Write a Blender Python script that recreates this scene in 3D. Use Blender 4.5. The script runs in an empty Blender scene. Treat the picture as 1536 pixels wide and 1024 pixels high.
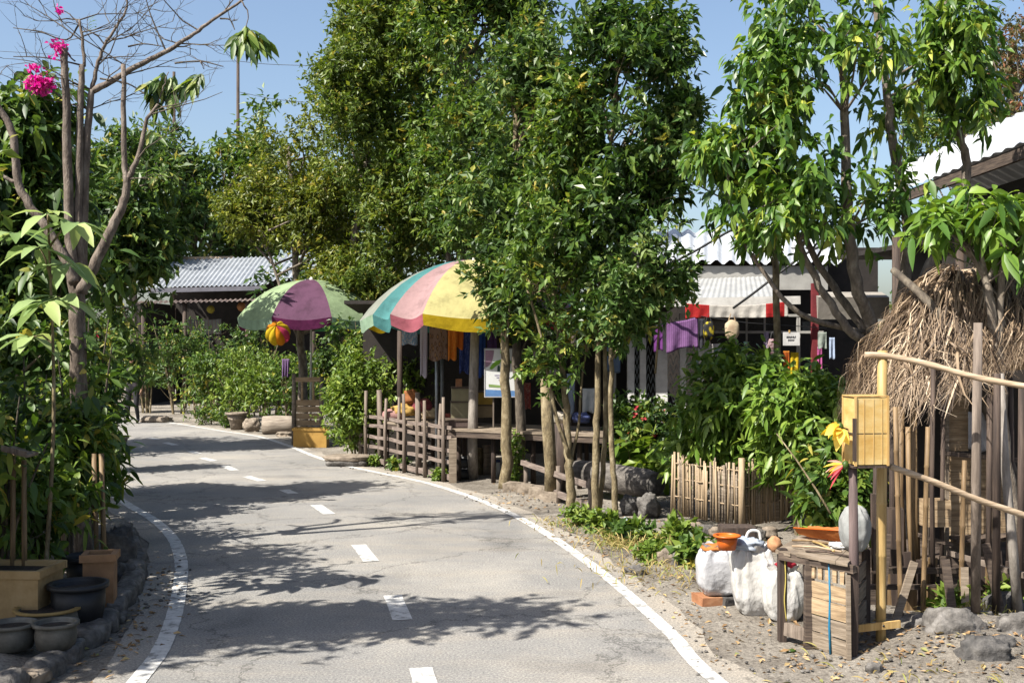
import bpy, math, random
import numpy as np
from mathutils import Vector, Matrix, noise

SC = bpy.context.scene
COL = SC.collection
F, CH = 1706.7, 2.1                     # focal length in photo pixels, eye height

def W(px, py, Y):
    """world point seen at photo pixel (px, py), Y metres ahead"""
    return Vector(((px - 768) / F * Y, Y, CH - (py - 512) / F * Y))
def G(px, py, z=0.0):
    """ground point seen at photo pixel"""
    Y = F * (CH - z) / (py - 512)
    return Vector(((px - 768) / F * Y, Y, z))
V = Vector
R = math.radians

# ------------------------------------------------------------------ materials
MATS = {}
KA = .72                                # overall reflectance of paint, wood, cloth and stone
def dim(c): return None if c is None else tuple(x * KA for x in c)
def nt_new(name):
    m = bpy.data.materials.new(name); m.use_nodes = True
    nt = m.node_tree; nt.nodes.clear()
    out = nt.nodes.new('ShaderNodeOutputMaterial')
    return m, nt, out
def N(nt, t, **kw):
    n = nt.nodes.new(t)
    for k, v in kw.items():
        if k in n.inputs: n.inputs[k].default_value = v
        else: setattr(n, k, v)
    return n
def c4(c): return (c[0], c[1], c[2], 1.0)
def ramp(nt, fac, stops):
    r = nt.nodes.new('ShaderNodeValToRGB')
    e = r.color_ramp.elements
    while len(e) < len(stops): e.new(0.5)
    for i, (p, c) in enumerate(stops):
        e[i].position = p; e[i].color = c4(c)
    nt.links.new(fac, r.inputs['Fac'])
    return r.outputs['Color']

def surf(name, c1, c2=None, c3=None, scale=6.0, stretch=(1, 1, 1), rough=0.8, bump=0.3, bscale=None, metal=0.0, detail=6, spec=0.3, dist=0.01, coord='Object', sheen=0):
    """noise-mottled surface"""
    if name in MATS: return MATS[name]
    c1, c2, c3 = dim(c1), dim(c2), dim(c3)
    m, nt, out = nt_new(name); L = nt.links.new
    b = N(nt, 'ShaderNodeBsdfPrincipled'); L(b.outputs[0], out.inputs[0])
    b.inputs['Roughness'].default_value = rough; b.inputs['Metallic'].default_value = metal
    b.inputs['Specular IOR Level'].default_value = spec
    tc = N(nt, 'ShaderNodeTexCoord'); mp = N(nt, 'ShaderNodeMapping'); mp.inputs['Scale'].default_value = stretch
    L(tc.outputs[coord], mp.inputs['Vector'])
    n1 = N(nt, 'ShaderNodeTexNoise', Scale=scale, Detail=detail, Roughness=0.65); L(mp.outputs[0], n1.inputs['Vector'])
    c2 = c2 or tuple(x * 0.7 for x in c1)
    st = [(0.32, c2), (0.62, c1)] if c3 is None else [(0.3, c2), (0.5, c1), (0.68, c3)]
    col = ramp(nt, n1.outputs['Fac'], st); L(col, b.inputs['Base Color'])
    if bump:
        n2 = N(nt, 'ShaderNodeTexNoise', Scale=bscale or scale * 4, Detail=5); L(mp.outputs[0], n2.inputs['Vector'])
        bp = N(nt, 'ShaderNodeBump', Strength=bump, Distance=dist); L(n2.outputs['Fac'], bp.inputs['Height']); L(bp.outputs[0], b.inputs['Normal'])
    MATS[name] = m; return m

def leafmat(name, stops, rough=0.47, trans=0.28, tcol=None, spec=0.34):
    """leaf: per-leaf tint, light shining through"""
    if name in MATS: return MATS[name]
    m, nt, out = nt_new(name); L = nt.links.new
    at = N(nt, 'ShaderNodeAttribute'); at.attribute_name = 'rnd'
    col = ramp(nt, at.outputs['Fac'], stops)
    b = N(nt, 'ShaderNodeBsdfPrincipled', Roughness=rough); b.inputs['Specular IOR Level'].default_value = spec
    L(col, b.inputs['Base Color'])
    hs = N(nt, 'ShaderNodeHueSaturation', Hue=0.495, Saturation=1.1, Value=1.8); L(col, hs.inputs['Color'])
    t = N(nt, 'ShaderNodeBsdfTranslucent'); L(hs.outputs[0], t.inputs['Color'])
    mx = N(nt, 'ShaderNodeMixShader', Fac=trans); L(b.outputs[0], mx.inputs[1]); L(t.outputs[0], mx.inputs[2]); L(mx.outputs[0], out.inputs[0])
    MATS[name] = m; return m

def cloth(name, c, trans=0.25, c2=None, scale=14, kind='plain', c3=None):
    """thin fabric: plain, stripes, checks or printed blotches"""
    if name in MATS: return MATS[name]
    c, c2, c3 = dim(c), dim(c2), dim(c3)
    m, nt, out = nt_new(name); L = nt.links.new
    tc = N(nt, 'ShaderNodeTexCoord')
    b = N(nt, 'ShaderNodeBsdfPrincipled', Roughness=0.8); b.inputs['Specular IOR Level'].default_value = 0.15
    t = N(nt, 'ShaderNodeBsdfTranslucent')
    if kind == 'plain':
        n1 = N(nt, 'ShaderNodeTexNoise', Scale=3.2, Detail=9, Roughness=.72); L(tc.outputs['Object'], n1.inputs['Vector'])
        col = ramp(nt, n1.outputs['Fac'], [(0.34, c2 or tuple(x * 0.62 for x in c)), (0.5, tuple(x * .93 for x in c)), (0.68, tuple(x * 1.06 for x in c))])
    elif kind == 'stripe':
        w = N(nt, 'ShaderNodeTexWave', Scale=scale, Distortion=0.6); w.bands_direction = 'X'; L(tc.outputs['Generated'], w.inputs['Vector'])
        col = ramp(nt, w.outputs['Fac'], [(0.25, c), (0.5, c2), (0.8, c3 or c)])
    elif kind == 'band':
        w = N(nt, 'ShaderNodeTexWave', Scale=scale, Distortion=1.5); w.bands_direction = 'Z'; L(tc.outputs['Generated'], w.inputs['Vector'])
        col = ramp(nt, w.outputs['Fac'], [(0.25, c), (0.5, c2), (0.8, c3 or c)])
    else:
        v = N(nt, 'ShaderNodeTexVoronoi', Scale=scale); L(tc.outputs['Generated'], v.inputs['Vector'])
        col = ramp(nt, v.outputs['Distance'], [(0.15, c3 or c2), (0.35, c2), (0.5, c)])
    L(col, b.inputs['Base Color']); L(col, t.inputs['Color'])
    n2 = N(nt, 'ShaderNodeTexNoise', Scale=9.0, Detail=3); L(tc.outputs['Object'], n2.inputs['Vector'])
    bp = N(nt, 'ShaderNodeBump', Strength=0.35, Distance=0.03); L(n2.outputs['Fac'], bp.inputs['Height']); L(bp.outputs[0], b.inputs['Normal'])
    mx = N(nt, 'ShaderNodeMixShader', Fac=trans); L(b.outputs[0], mx.inputs[1]); L(t.outputs[0], mx.inputs[2]); L(mx.outputs[0], out.inputs[0])
    MATS[name] = m; return m

# wood & metal families
WOODH = dict(stretch=(3, 3, 40), scale=1.2, bump=0.5, bscale=2.5, dist=0.006)     # horizontal boards: streaks run across
WOODV = dict(stretch=(28, 28, 2.0), scale=1.0, bump=0.5, bscale=2.0, dist=0.006)  # upright posts: streaks run up
wood_grey = surf('weathered_post_wood', (.19, .15, .12), (.075, .058, .048), (.30, .245, .20), **WOODV)
wood_rail = surf('weathered_rail_wood', (.205, .16, .135), (.085, .066, .058), (.31, .255, .22), **WOODH)
wood_dark = surf('dark_old_wood', (.062, .043, .034), (.022, .016, .014), (.115, .082, .062), **WOODV)
wood_darkh = surf('dark_board_wood', (.085, .062, .048), (.03, .023, .02), (.16, .12, .09), **WOODH)
wood_plank = surf('pale_plank_wood', (.38, .27, .16), (.17, .115, .07), (.50, .38, .245), **WOODH)
wood_plank_g = surf('grey_plank_wood', (.235, .185, .135), (.10, .078, .058), (.33, .27, .21), **WOODH)
wood_tan = surf('new_tan_timber', (.52, .33, .12), (.36, .21, .07), (.62, .43, .18), **WOODV)
ply = surf('tan_plywood', (.40, .265, .12), (.24, .15, .065), (.50, .35, .18), scale=3, bump=.15)
bamboo_y = surf('yellow_bamboo', (.42, .285, .11), (.25, .16, .06), (.52, .38, .18), rough=.5, **WOODV)
bamboo_g = surf('dry_bamboo', (.44, .33, .22), (.24, .17, .11), (.56, .45, .33), rough=.6, **WOODH)
bamboo_b = surf('brown_bamboo', (.20, .13, .065), (.085, .055, .03), (.30, .205, .11), rough=.6, **WOODV)
bark_grey = surf('grey_bark', (.18, .148, .115), (.07, .056, .045), (.31, .265, .21), stretch=(1, 1, .45), scale=16, bump=.8, dist=.012)
bark_tan = surf('tan_bark', (.20, .155, .085), (.065, .05, .032), (.34, .285, .18), stretch=(1, 1, .5), scale=15, bump=.8, dist=.012)
bark_dark = surf('dark_bark', (.10, .08, .06), (.04, .033, .028), (.19, .16, .12), stretch=(1, 1, .4), scale=14, bump=.8, dist=.012)
bark_pale = surf('pale_pole_bark', (.26, .23, .20), (.13, .11, .09), (.38, .34, .30), stretch=(1, 1, .25), scale=14, bump=.6, dist=.01)
stone = surf('grey_stone', (.125, .115, .105), (.04, .037, .035), (.23, .215, .20), scale=9, bump=.9, bscale=22, dist=.02)
stone_dark = surf('dark_stone', (.085, .08, .076), (.03, .03, .03), (.16, .15, .14), scale=9, bump=.9, bscale=22, dist=.02)
stone_tan = surf('sandy_stone', (.24, .195, .15), (.12, .095, .072), (.34, .285, .225), scale=8, bump=.8, bscale=20, dist=.02)
zinc = surf('zinc_roof_sheet', (.44, .47, .51), (.33, .35, .38), (.52, .55, .59), scale=2, rough=.42, metal=.35, bump=.05, stretch=(1, 1, 1))
zinc_w = surf('white_roof_sheet', (.50, .52, .54), (.38, .40, .42), (.58, .59, .60), scale=2, rough=.45, bump=.05)
zinc_g = surf('grey_awning_sheet', (.34, .345, .34), (.27, .27, .265), (.40, .405, .40), scale=2.5, rough=.5, bump=.05)
rust = surf('rusty_sheet', (.16, .12, .105), (.09, .06, .05), (.22, .18, .16), scale=5, rough=.7, bump=.2)
paint_w = surf('chalky_white_paint', (.62, .60, .56), (.42, .40, .37), (.72, .70, .66), scale=5, bump=.1)
paint_g = surf('faded_grey_paint', (.40, .39, .36), (.30, .29, .27), scale=4, bump=.1)
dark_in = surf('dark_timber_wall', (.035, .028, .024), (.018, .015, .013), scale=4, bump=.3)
dark_metal = surf('black_metal', (.03, .03, .032), rough=.5, bump=0)
grey_metal = surf('galvanised_tube', (.34, .36, .38), (.24, .25, .27), rough=.35, metal=.7, bump=0)
red_paint = surf('dark_red_paint', (.19, .025, .03), (.12, .015, .02), bump=.1)
black_pl = surf('black_plastic', (.022, .023, .026), (.012, .012, .014), rough=.5, bump=.1, scale=8)
terra = surf('terracotta_clay', (.36, .165, .08), (.25, .10, .045), (.45, .24, .13), scale=7, bump=.25)
card = surf('brown_cardboard', (.36, .27, .155), (.26, .19, .11), scale=4, bump=.1)
olive_box = surf('dull_olive_case', (.28, .25, .15), (.2, .18, .11), scale=5, bump=.1)
orange_pl = surf('orange_plastic', (.62, .14, .015), (.5, .1, .01), rough=.4, bump=.05)
thatch_m = surf('dry_palm_thatch', (.36, .245, .145), (.15, .095, .055), (.54, .41, .27), scale=18, bump=0, rough=.7)
white_bag = surf('white_woven_sack', (.54, .53, .51), (.38, .36, .33), (.62, .61, .60), scale=5, stretch=(1, 1, .6), bscale=9, bump=.9, dist=.035, rough=.6)
clear_bag = cloth('cloudy_plastic_bag', (.46, .47, .46), .35, (.34, .36, .36))

# ------------------------------------------------------------------ mesh building
class MB:
    def __init__(s): s.v = []; s.f = []; s.m = []; s.s = []
    def add(s, vs, fs, mi=0, smooth=False):
        o = len(s.v); s.v += [tuple(v) for v in vs]
        for f in fs: s.f.append(tuple(i + o for i in f)); s.m.append(mi); s.s.append(smooth)
        return s
    def box(s, c, d, rot=None, mi=0, j=0.0, taper=1.0):
        vs = []
        for z in (-.5, .5):
            k = taper if z > 0 else 1.0
            for x, y in ((-.5, -.5), (.5, -.5), (.5, .5), (-.5, .5)):
                p = V((x * d[0] * k, y * d[1] * k, z * d[2]))
                if j: p += V((random.uniform(-j, j), random.uniform(-j, j), random.uniform(-j, j)))
                if rot is not None: p = rot @ p
                vs.append(V(c) + p)
        return s.add(vs, [(0, 3, 2, 1), (4, 5, 6, 7), (0, 1, 5, 4), (1, 2, 6, 5), (2, 3, 7, 6), (3, 0, 4, 7)], mi)
    def beam(s, a, b, w, h, mi=0, up=(0, 0, 1), j=0.0):
        """rectangular bar from a to b; h is its size along up"""
        a, b = V(a), V(b); d = (b - a); L = d.length; x = d / L
        u = V(up); u = (u - x * u.dot(x))
        if u.length < 1e-4: u = V((0, 1, 0)) - x * x.y
        u.normalize(); y = u.cross(x)
        rot = Matrix((x, y, u)).transposed()
        return s.box((a + b) / 2, (L, w, h), rot, mi, j)
    def tube(s, pts, rad, n=8, mi=0, cap=True, wob=0.0):
        pts = [V(p) for p in pts]
        if not hasattr(rad, '__len__'): rad = [rad] * len(pts)
        vs, fs = [], []; prev = None
        for i, p in enumerate(pts):
            t = (pts[min(i + 1, len(pts) - 1)] - pts[max(i - 1, 0)])
            t = t.normalized() if t.length > 1e-9 else V((0, 0, 1))
            if prev is None:
                u = V((1, 0, 0)) if abs(t.x) < .8 else V((0, 1, 0))
            else: u = prev
            u = (u - t * u.dot(t)).normalized(); prev = u; w = t.cross(u)
            for k in range(n):
                a = 2 * math.pi * k / n; r = rad[i] * (1 + (random.uniform(-wob, wob) if wob else 0))
                vs.append(p + (u * math.cos(a) + w * math.sin(a)) * r)
        for i in range(len(pts) - 1):
            for k in range(n):
                k2 = (k + 1) % n
                fs.append((i * n + k, i * n + k2, (i + 1) * n + k2, (i + 1) * n + k))
        s.add(vs, fs, mi, True)
        if cap:
            o = len(s.v) - len(vs)
            s.f.append(tuple(o + k for k in reversed(range(n)))); s.m.append(mi); s.s.append(False)
            s.f.append(tuple(o + (len(pts) - 1) * n + k for k in range(n))); s.m.append(mi); s.s.append(False)
        return s
    def lathe(s, prof, c, n=20, mi=0, sx=1.0, sy=1.0, wob=0.0, rot=None):
        vs, fs = [], []; c = V(c)
        for r, z in prof:
            for k in range(n):
                a = 2 * math.pi * k / n; rr = r * (1 + (random.uniform(-wob, wob) if wob else 0))
                p = V((rr * sx * math.cos(a), rr * sy * math.sin(a), z))
                vs.append(c + (rot @ p if rot else p))
        for i in range(len(prof) - 1):
            for k in range(n):
                k2 = (k + 1) % n; fs.append((i * n + k, i * n + k2, (i + 1) * n + k2, (i + 1) * n + k))
        return s.add(vs, fs, mi, True)
    def grid(s, fn, nu, nv, mi=0, smooth=True):
        vs = [fn(i / nu, j / nv) for j in range(nv + 1) for i in range(nu + 1)]
        fs = [(j * (nu + 1) + i, j * (nu + 1) + i + 1, (j + 1) * (nu + 1) + i + 1, (j + 1) * (nu + 1) + i) for j in range(nv) for i in range(nu)]
        return s.add(vs, fs, mi, smooth)
    def blob(s, c, r, seed=0, nu=20, nv=13, amp=.22, freq=1.5, rot=None, mi=0, smooth=True, sq=1.0, fine=.0, pit=.0):
        """lumpy closed body: a rock, a sack, a fruit"""
        c = V(c); off = V((seed * 7.3, seed * 3.1, seed * 5.7)); vs, fs = [], []
        def pt(th, ph):
            d = V((math.sin(ph) * math.cos(th), math.sin(ph) * math.sin(th), math.cos(ph)))
            q = V([math.copysign(abs(x) ** sq, x) for x in d])
            k = 1 + amp * noise.noise(d * freq + off) + fine * noise.noise(d * freq * 4 + off)
            if pit: k += pit * (noise.ridged_multi_fractal(d * 2.3 + off, .9, 2.1, 5, 1.0, 2.0) - 1.1)
            p = V((q.x * r[0], q.y * r[1], q.z * r[2])) * k
            return c + (rot @ p if rot else p)
        vs.append(pt(0, 0))
        for j in range(1, nv):
            for i in range(nu): vs.append(pt(2 * math.pi * i / nu, math.pi * j / nv))
        vs.append(pt(0, math.pi))
        for i in range(nu):
            i2 = (i + 1) % nu
            fs.append((0, 1 + i, 1 + i2)); b = 1 + (nv - 2) * nu
            fs.append((b + i2, b + i, len(vs) - 1))
            for j in range(nv - 2): fs.append((1 + j * nu + i, 1 + (j + 1) * nu + i, 1 + (j + 1) * nu + i2, 1 + j * nu + i2))
        return s.add(vs, fs, mi, smooth)
    def build(s, name, mats, parent=None):
        me = bpy.data.meshes.new(name)
        if not isinstance(mats, (list, tuple)): mats = [mats]
        if parent is not None: o0 = parent.get('_o', None); o0 = V(o0) if o0 is not None else V((0, 0, 0))
        else:
            a = np.array(s.v); o0 = V(((a[:, 0].min() + a[:, 0].max()) / 2, (a[:, 1].min() + a[:, 1].max()) / 2, a[:, 2].min()))
        me.from_pydata([(v[0] - o0.x, v[1] - o0.y, v[2] - o0.z) for v in s.v], [], s.f)
        for m in mats: me.materials.append(m)
        me.polygons.foreach_set('material_index', s.m); me.polygons.foreach_set('use_smooth', s.s)
        me.update()
        o = bpy.data.objects.new(name, me); COL.objects.link(o)
        if parent is not None: o.parent = parent; o['_o'] = tuple(o0)
        else: o.location = o0; o['_o'] = tuple(o0)
        return o

def tag(o, label=None, cat=None, group=None, kind=None):
    if label: o['label'] = label
    if cat: o['category'] = cat
    if group: o['group'] = group
    if kind: o['kind'] = kind
    return o
def thing(name, label, cat, loc, group=None):
    o = bpy.data.objects.new(name, None); COL.objects.link(o)
    o.location = V(loc); o['_o'] = tuple(V(loc)); o.empty_display_size = .1
    return tag(o, label, cat, group)
def part(name, mb, mat, parent): return mb.build(name, mat, parent)

def smooth_path(pts, per=6):
    """Catmull-Rom through the points"""
    P = [V(p) for p in pts]; P = [P[0] * 2 - P[1]] + P + [P[-1] * 2 - P[-2]]; out = []
    for i in range(1, len(P) - 2):
        a, b, c, d = P[i - 1:i + 3]
        for k in range(per):
            t = k / per
            out.append(.5 * ((2 * b) + (c - a) * t + (2 * a - 5 * b + 4 * c - d) * t * t + (3 * b - a - 3 * c + d) * t ** 3))
    out.append(P[-2]); return out

# ------------------------------------------------------------------ leaves
def unit(a): return a / np.maximum(np.linalg.norm(a, axis=-1, keepdims=True), 1e-9)
def leaf_mesh(name, P, D, Nn, Ln, Wd, mat, parent, tint, blade=False, droop=.25):
    n = len(P); S = unit(np.cross(D, Nn)); U = np.cross(S, D); Ln = Ln[:, None]; Wd = Wd[:, None]
    if not blade:
        v = np.stack([P, P + D * Ln * .42 + S * Wd * .5 + U * Wd * .16, P + D * Ln - U * Ln * .10, P + D * Ln * .42 - S * Wd * .5 + U * Wd * .16], 1)
        f = np.array([[0, 3, 2], [0, 2, 1]])
    else:
        rows = []
        for t, w in ((0, .06), (.22, .8), (.5, 1.), (.78, .62), (1., .04)):
            c = P + D * Ln * t - np.array([0, 0, 1.]) * Ln * droop * t * t
            rows += [c + S * Wd * .5 * w + U * Wd * .13 * w, c, c - S * Wd * .5 * w + U * Wd * .13 * w]
        v = np.stack(rows, 1); f = []
        for r in range(4):
            a = r * 3; f += [[a, a + 1, a + 4, a + 3], [a + 1, a + 2, a + 5, a + 4]]
        f = np.array(f)
    k = v.shape[1]; o = np.array(parent['_o'])
    co = (v.reshape(-1, 3) - o).astype(np.float32)
    fi = (f[None] + (np.arange(n) * k)[:, None, None]).reshape(-1, f.shape[1]); nf = len(fi); sd = f.shape[1]
    me = bpy.data.meshes.new(name)
    me.vertices.add(len(co)); me.vertices.foreach_set('co', co.ravel())
    me.loops.add(nf * sd); me.loops.foreach_set('vertex_index', fi.ravel().astype(np.int32))
    me.polygons.add(nf); me.polygons.foreach_set('loop_start', np.arange(0, nf * sd, sd, dtype=np.int32))
    me.polygons.foreach_set('use_smooth', np.full(nf, blade))
    me.update(calc_edges=True)
    at = me.attributes.new('rnd', 'FLOAT', 'FACE'); at.data.foreach_set('value', np.repeat(tint, len(f)).astype(np.float32))
    me.materials.append(mat)
    ob = bpy.data.objects.new(name, me); COL.objects.link(ob); ob.parent = parent; ob['_o'] = tuple(o)
    return ob

def spots(rng, ells, n, shell=.55, clump=0.0, cfreq=1.2):
    """n points spread through the ellipsoids' volume, thinned into clumps with gaps between"""
    w = np.array([e[2] if len(e) > 2 else (e[1][0] * e[1][1] * e[1][2]) ** .75 for e in ells]); w = w / w.sum()
    Cs, Os = [], []; got = 0; K = rng.normal(size=(5, 3)) * cfreq; ph = rng.uniform(0, 6.28, 5)
    while got < n:
        m = n * 2; idx = rng.choice(len(ells), m, p=w)
        c = np.array([tuple(e[0]) for e in ells])[idx]; r = np.array([tuple(e[1]) for e in ells])[idx]
        d = unit(rng.normal(size=(m, 3))); q = 1 - shell * rng.random(m) ** 1.3 + .10 * rng.normal(size=m)
        p = c + d * r * q[:, None]
        f = np.sin(p @ K.T + ph).sum(1) / 2.2
        ok = (rng.random(m) < 1 / (1 + np.exp(-(f * 3 + 1.2 - clump * 3)))) if clump else np.ones(m, bool)
        ok &= p[:, 2] > .05
        Cs.append(p[ok]); Os.append(unit(d / r)[ok]); got += ok.sum()
    return np.concatenate(Cs)[:n], np.concatenate(Os)[:n]

def foliage(name, parent, mat, rng, C, O, per=7, ln=.14, wd=.42, twig=.3, droop=.35, up=.35, blade=False, spread=.9, bend=.25, upn=.9, tvar=.3):
    n = len(C)
    T = unit(O * .6 + rng.normal(size=(n, 3)) * .55 + np.array([0, 0, up]))
    t = np.linspace(.1, 1, per)[None, :, None]
    tl = twig * rng.uniform(.6, 1.3, (n, 1, 1))
    P = C[:, None] + T[:, None] * t * tl + rng.normal(size=(n, per, 3)) * twig * .06
    D = unit(T[:, None] * .55 + rng.normal(size=(n, per, 3)) * spread + np.array([0, 0, -droop]))
    Nn = unit(rng.normal(size=(n, per, 3)) * .55 + np.array([0, 0, upn]) + O[:, None] * .35)
    L = ln * rng.uniform(.5, 1.35, (n, per)); Wd = L * wd * rng.uniform(.8, 1.2, (n, per))
    tint = np.clip(rng.normal(.5, tvar * .6, (n, 1)) + rng.normal(0, tvar * .6, (n, per)), 0, 1)
    return leaf_mesh(name, P.reshape(-1, 3), D.reshape(-1, 3), Nn.reshape(-1, 3), L.ravel(), Wd.ravel(), mat, parent, tint.ravel(), blade, bend)

def wood_to(mb, rng, stems, C, k, r=.02, lo=.25, n=5, arc=.12):
    """k branches from the stems out to crown points"""
    S = [V(p) for st in stems for p in st]
    for i in rng.choice(len(C), min(k, len(C)), replace=False):
        e = V(C[i]); best = sorted(S, key=lambda p: (p - e).length + max(0, p.z - e.z + .2) * 3)[:4]
        a = best[int(rng.integers(len(best)))]
        d = (e - a).length; mid = a.lerp(e, .5) + V((rng.normal() * .06 * d, rng.normal() * .06 * d, arc * d * rng.uniform(-.2, 1)))
        rr = r * (.5 + .5 * min(1, d / 1.5))
        mb.tube([a, a.lerp(mid, .55), mid, mid.lerp(e, .6), e], [rr, rr * .85, rr * .65, rr * .45, rr * .2], n, cap=False)

def tree(name, label, cat, base, stems, ells, n, mat, seed, bark=None, per=7, branches=40, br=.025, group=None, shell=.55, clump=.35, cfreq=1.2, lumps=6, arc=.12, **fol):
    rng = np.random.default_rng(seed); random.seed(seed)
    t = thing(name, label, cat, base, group)
    mb = MB(); sp = []
    for pts, r0, r1 in stems:
        q = smooth_path(pts, 5); k = len(q)
        q = [p + V((random.gauss(0, r0 * .12), random.gauss(0, r0 * .12), 0)) for p in q]
        mb.tube(q, [(r0 + (r1 - r0) * i / (k - 1)) * (1.25 if i == 0 and q[0].z < .3 else 1) for i in range(k)], 9, wob=.06); sp.append(q)
    el2 = []
    for e in ells:                                   # uneven outline: side boughs budding from each main mass
        c, r = np.array(e[0]), np.array(e[1]); w0 = (r[0] * r[1] * r[2]) ** .75; el2.append((c, r * .82, w0))
        for k in range(lumps):
            d = unit(rng.normal(size=3)); s = rng.uniform(.26, .46); el2.append((c + d * r * rng.uniform(.72, 1.08), r * s * np.array([1, 1, rng.uniform(.6, 1)]), w0 * .17))
    C, O = spots(rng, el2, n, shell, clump, cfreq)
    wood_to(mb, rng, sp, C, branches, br, arc=arc)
    part('trunk', mb, bark or bark_grey, t)
    foliage('crown', t, mat, rng, C, O, per=per, **fol)
    return t
def E(px, py, Y, rx, ry, dy, w=None):
    k = F / Y; e = (W(px, py, Y), (rx / k, dy, ry / k))
    return e + (w,) if w else e

def bush(name, label, cat, base, h, w, n, mat, seed, bark=None, group=None, stems=7, per=7, d=None, low=.12, flowers=None, **fol):
    """multi-stemmed shrub standing on base"""
    rng = np.random.default_rng(seed); random.seed(seed); b = V(base); d = d or w
    t = thing(name, label, cat, b, group); mb = MB(); sp = []
    cz = h * (low + (1 - low) / 2)
    el = [(b + V((0, 0, cz)), (w * .42, d * .42, h * (1 - low) * .46))]
    for i in range(5):
        el.append((b + V((rng.uniform(-.3, .3) * w, rng.uniform(-.3, .3) * d, h * rng.uniform(.35, .85))), (w * rng.uniform(.18, .28), d * .24, h * rng.uniform(.14, .24))))
    for i in range(stems):
        a = rng.uniform(0, 6.28); r = rng.uniform(.1, .4)
        e = b + V((math.cos(a) * r * w, math.sin(a) * r * d, h * rng.uniform(.6, .98)))
        s0 = b + V((math.cos(a) * w * .08, math.sin(a) * d * .08, -.03))
        q = smooth_path([s0, s0.lerp(e, .4) + V((0, 0, h * .1)), e], 3); sp.append(q)
        r0 = .008 + .008 * h; mb.tube(q, [r0 * (1 - .75 * k / (len(q) - 1)) for k in range(len(q))], 5, cap=False)
    C, O = spots(rng, el, n, .7, .3, 2.2)
    wood_to(mb, rng, sp, C, max(6, n // 12), .008)
    part('stem', mb, bark or bark_tan, t)
    foliage('foliage', t, mat, rng, C, O, per=per, **fol)
    if flowers:
        fm, k, fs = flowers; C2, O2 = spots(rng, el, k, .15)
        foliage('blossom', t, fm, rng, C2, O2, per=6, ln=fs, wd=.8, twig=fs * .8, droop=0, spread=1.3)
    return t

# leaf colours
lf_dark = leafmat('dark_green_leaf', [(0, (.020, .045, .012)), (.5, (.048, .092, .018)), (.88, (.12, .175, .03)), (1, (.26, .24, .05))])
lf_mid = leafmat('mid_green_leaf', [(0, (.022, .048, .010)), (.5, (.062, .115, .018)), (.88, (.16, .215, .035)), (1, (.30, .25, .05))])
lf_olive = leafmat('olive_leaf', [(0, (.035, .055, .010)), (.5, (.10, .13, .018)), (.85, (.19, .205, .03)), (1, (.24, .20, .04))])
lf_lime = leafmat('yellow_green_leaf', [(0, (.045, .085, .014)), (.5, (.105, .165, .024)), (1, (.21, .26, .05))])
lf_broad = leafmat('glossy_broad_leaf', [(0, (.022, .058, .011)), (.5, (.060, .125, .017)), (.9, (.16, .235, .035)), (1, (.34, .36, .06))], rough=.42, spec=.4)
lf_pale = leafmat('pale_matt_leaf', [(0, (.12, .19, .06)), (.5, (.22, .30, .12)), (1, (.30, .36, .12))], rough=.5)
lf_dry = leafmat('straw_grass', [(0, (.16, .13, .05)), (.5, (.34, .26, .10)), (1, (.20, .24, .06))], rough=.7)
lf_litter = leafmat('fallen_leaf', [(0, (.10, .06, .03)), (.5, (.24, .15, .07)), (.8, (.38, .26, .13)), (1, (.14, .16, .05))], rough=.8, trans=.1)
lf_magenta = leafmat('magenta_petal', [(0, (.42, .02, .18)), (1, (.62, .05, .30))], rough=.6)
lf_red = leafmat('red_petal', [(0, (.30, .015, .03)), (1, (.48, .05, .07))], rough=.6)
lf_rosy = leafmat('rosy_leaf', [(0, (.05, .06, .02)), (.55, (.10, .09, .03)), (1, (.30, .12, .07))])
# ------------------------------------------------------------------ camera, light, sky
cam = bpy.data.cameras.new('camera'); co = bpy.data.objects.new('camera', cam); COL.objects.link(co)
co.location = (0, 0, CH); co.rotation_euler = (R(90), 0, 0)
cam.sensor_width = 36; cam.lens = 36 * F / 1536; cam.clip_end = 2000; cam.clip_start = .05
SC.camera = co
SUN_EL, SUN_AZ = R(50), R(216)             # high, from the roadside hedge and a little behind the viewer
to_sun = V((math.cos(SUN_AZ) * math.cos(SUN_EL), math.sin(SUN_AZ) * math.cos(SUN_EL), math.sin(SUN_EL)))
sl = bpy.data.lights.new('sun', 'SUN'); sl.energy = 5.0; sl.angle = R(.5); sl.color = (1, .95, .86)
so = bpy.data.objects.new('sun', sl); COL.objects.link(so); so.rotation_euler = to_sun.to_track_quat('Z', 'Y').to_euler(); so.location = (0, 0, 30)
w = bpy.data.worlds.new('World'); SC.world = w; w.use_nodes = True
nt = w.node_tree; bg = nt.nodes['Background']
sky = nt.nodes.new('ShaderNodeTexSky'); sky.sky_type = 'NISHITA'; sky.sun_disc = False
sky.sun_elevation = SUN_EL; sky.sun_rotation = math.atan2(to_sun.x, to_sun.y); sky.air_density = 1.0; sky.dust_density = 2.5; sky.ozone_density = 1.6
nt.links.new(sky.outputs[0], bg.inputs[0]); bg.inputs[1].default_value = .077
SC.view_settings.view_transform = 'Standard'; SC.view_settings.look = 'None'; SC.view_settings.gamma = 1; SC.view_settings.exposure = 1.34
SC.cycles.max_bounces = 6; SC.cycles.diffuse_bounces = 3; SC.cycles.glossy_bounces = 2; SC.cycles.transmission_bounces = 4; SC.cycles.transparent_max_bounces = 4
SC.cycles.use_denoising = True

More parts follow.
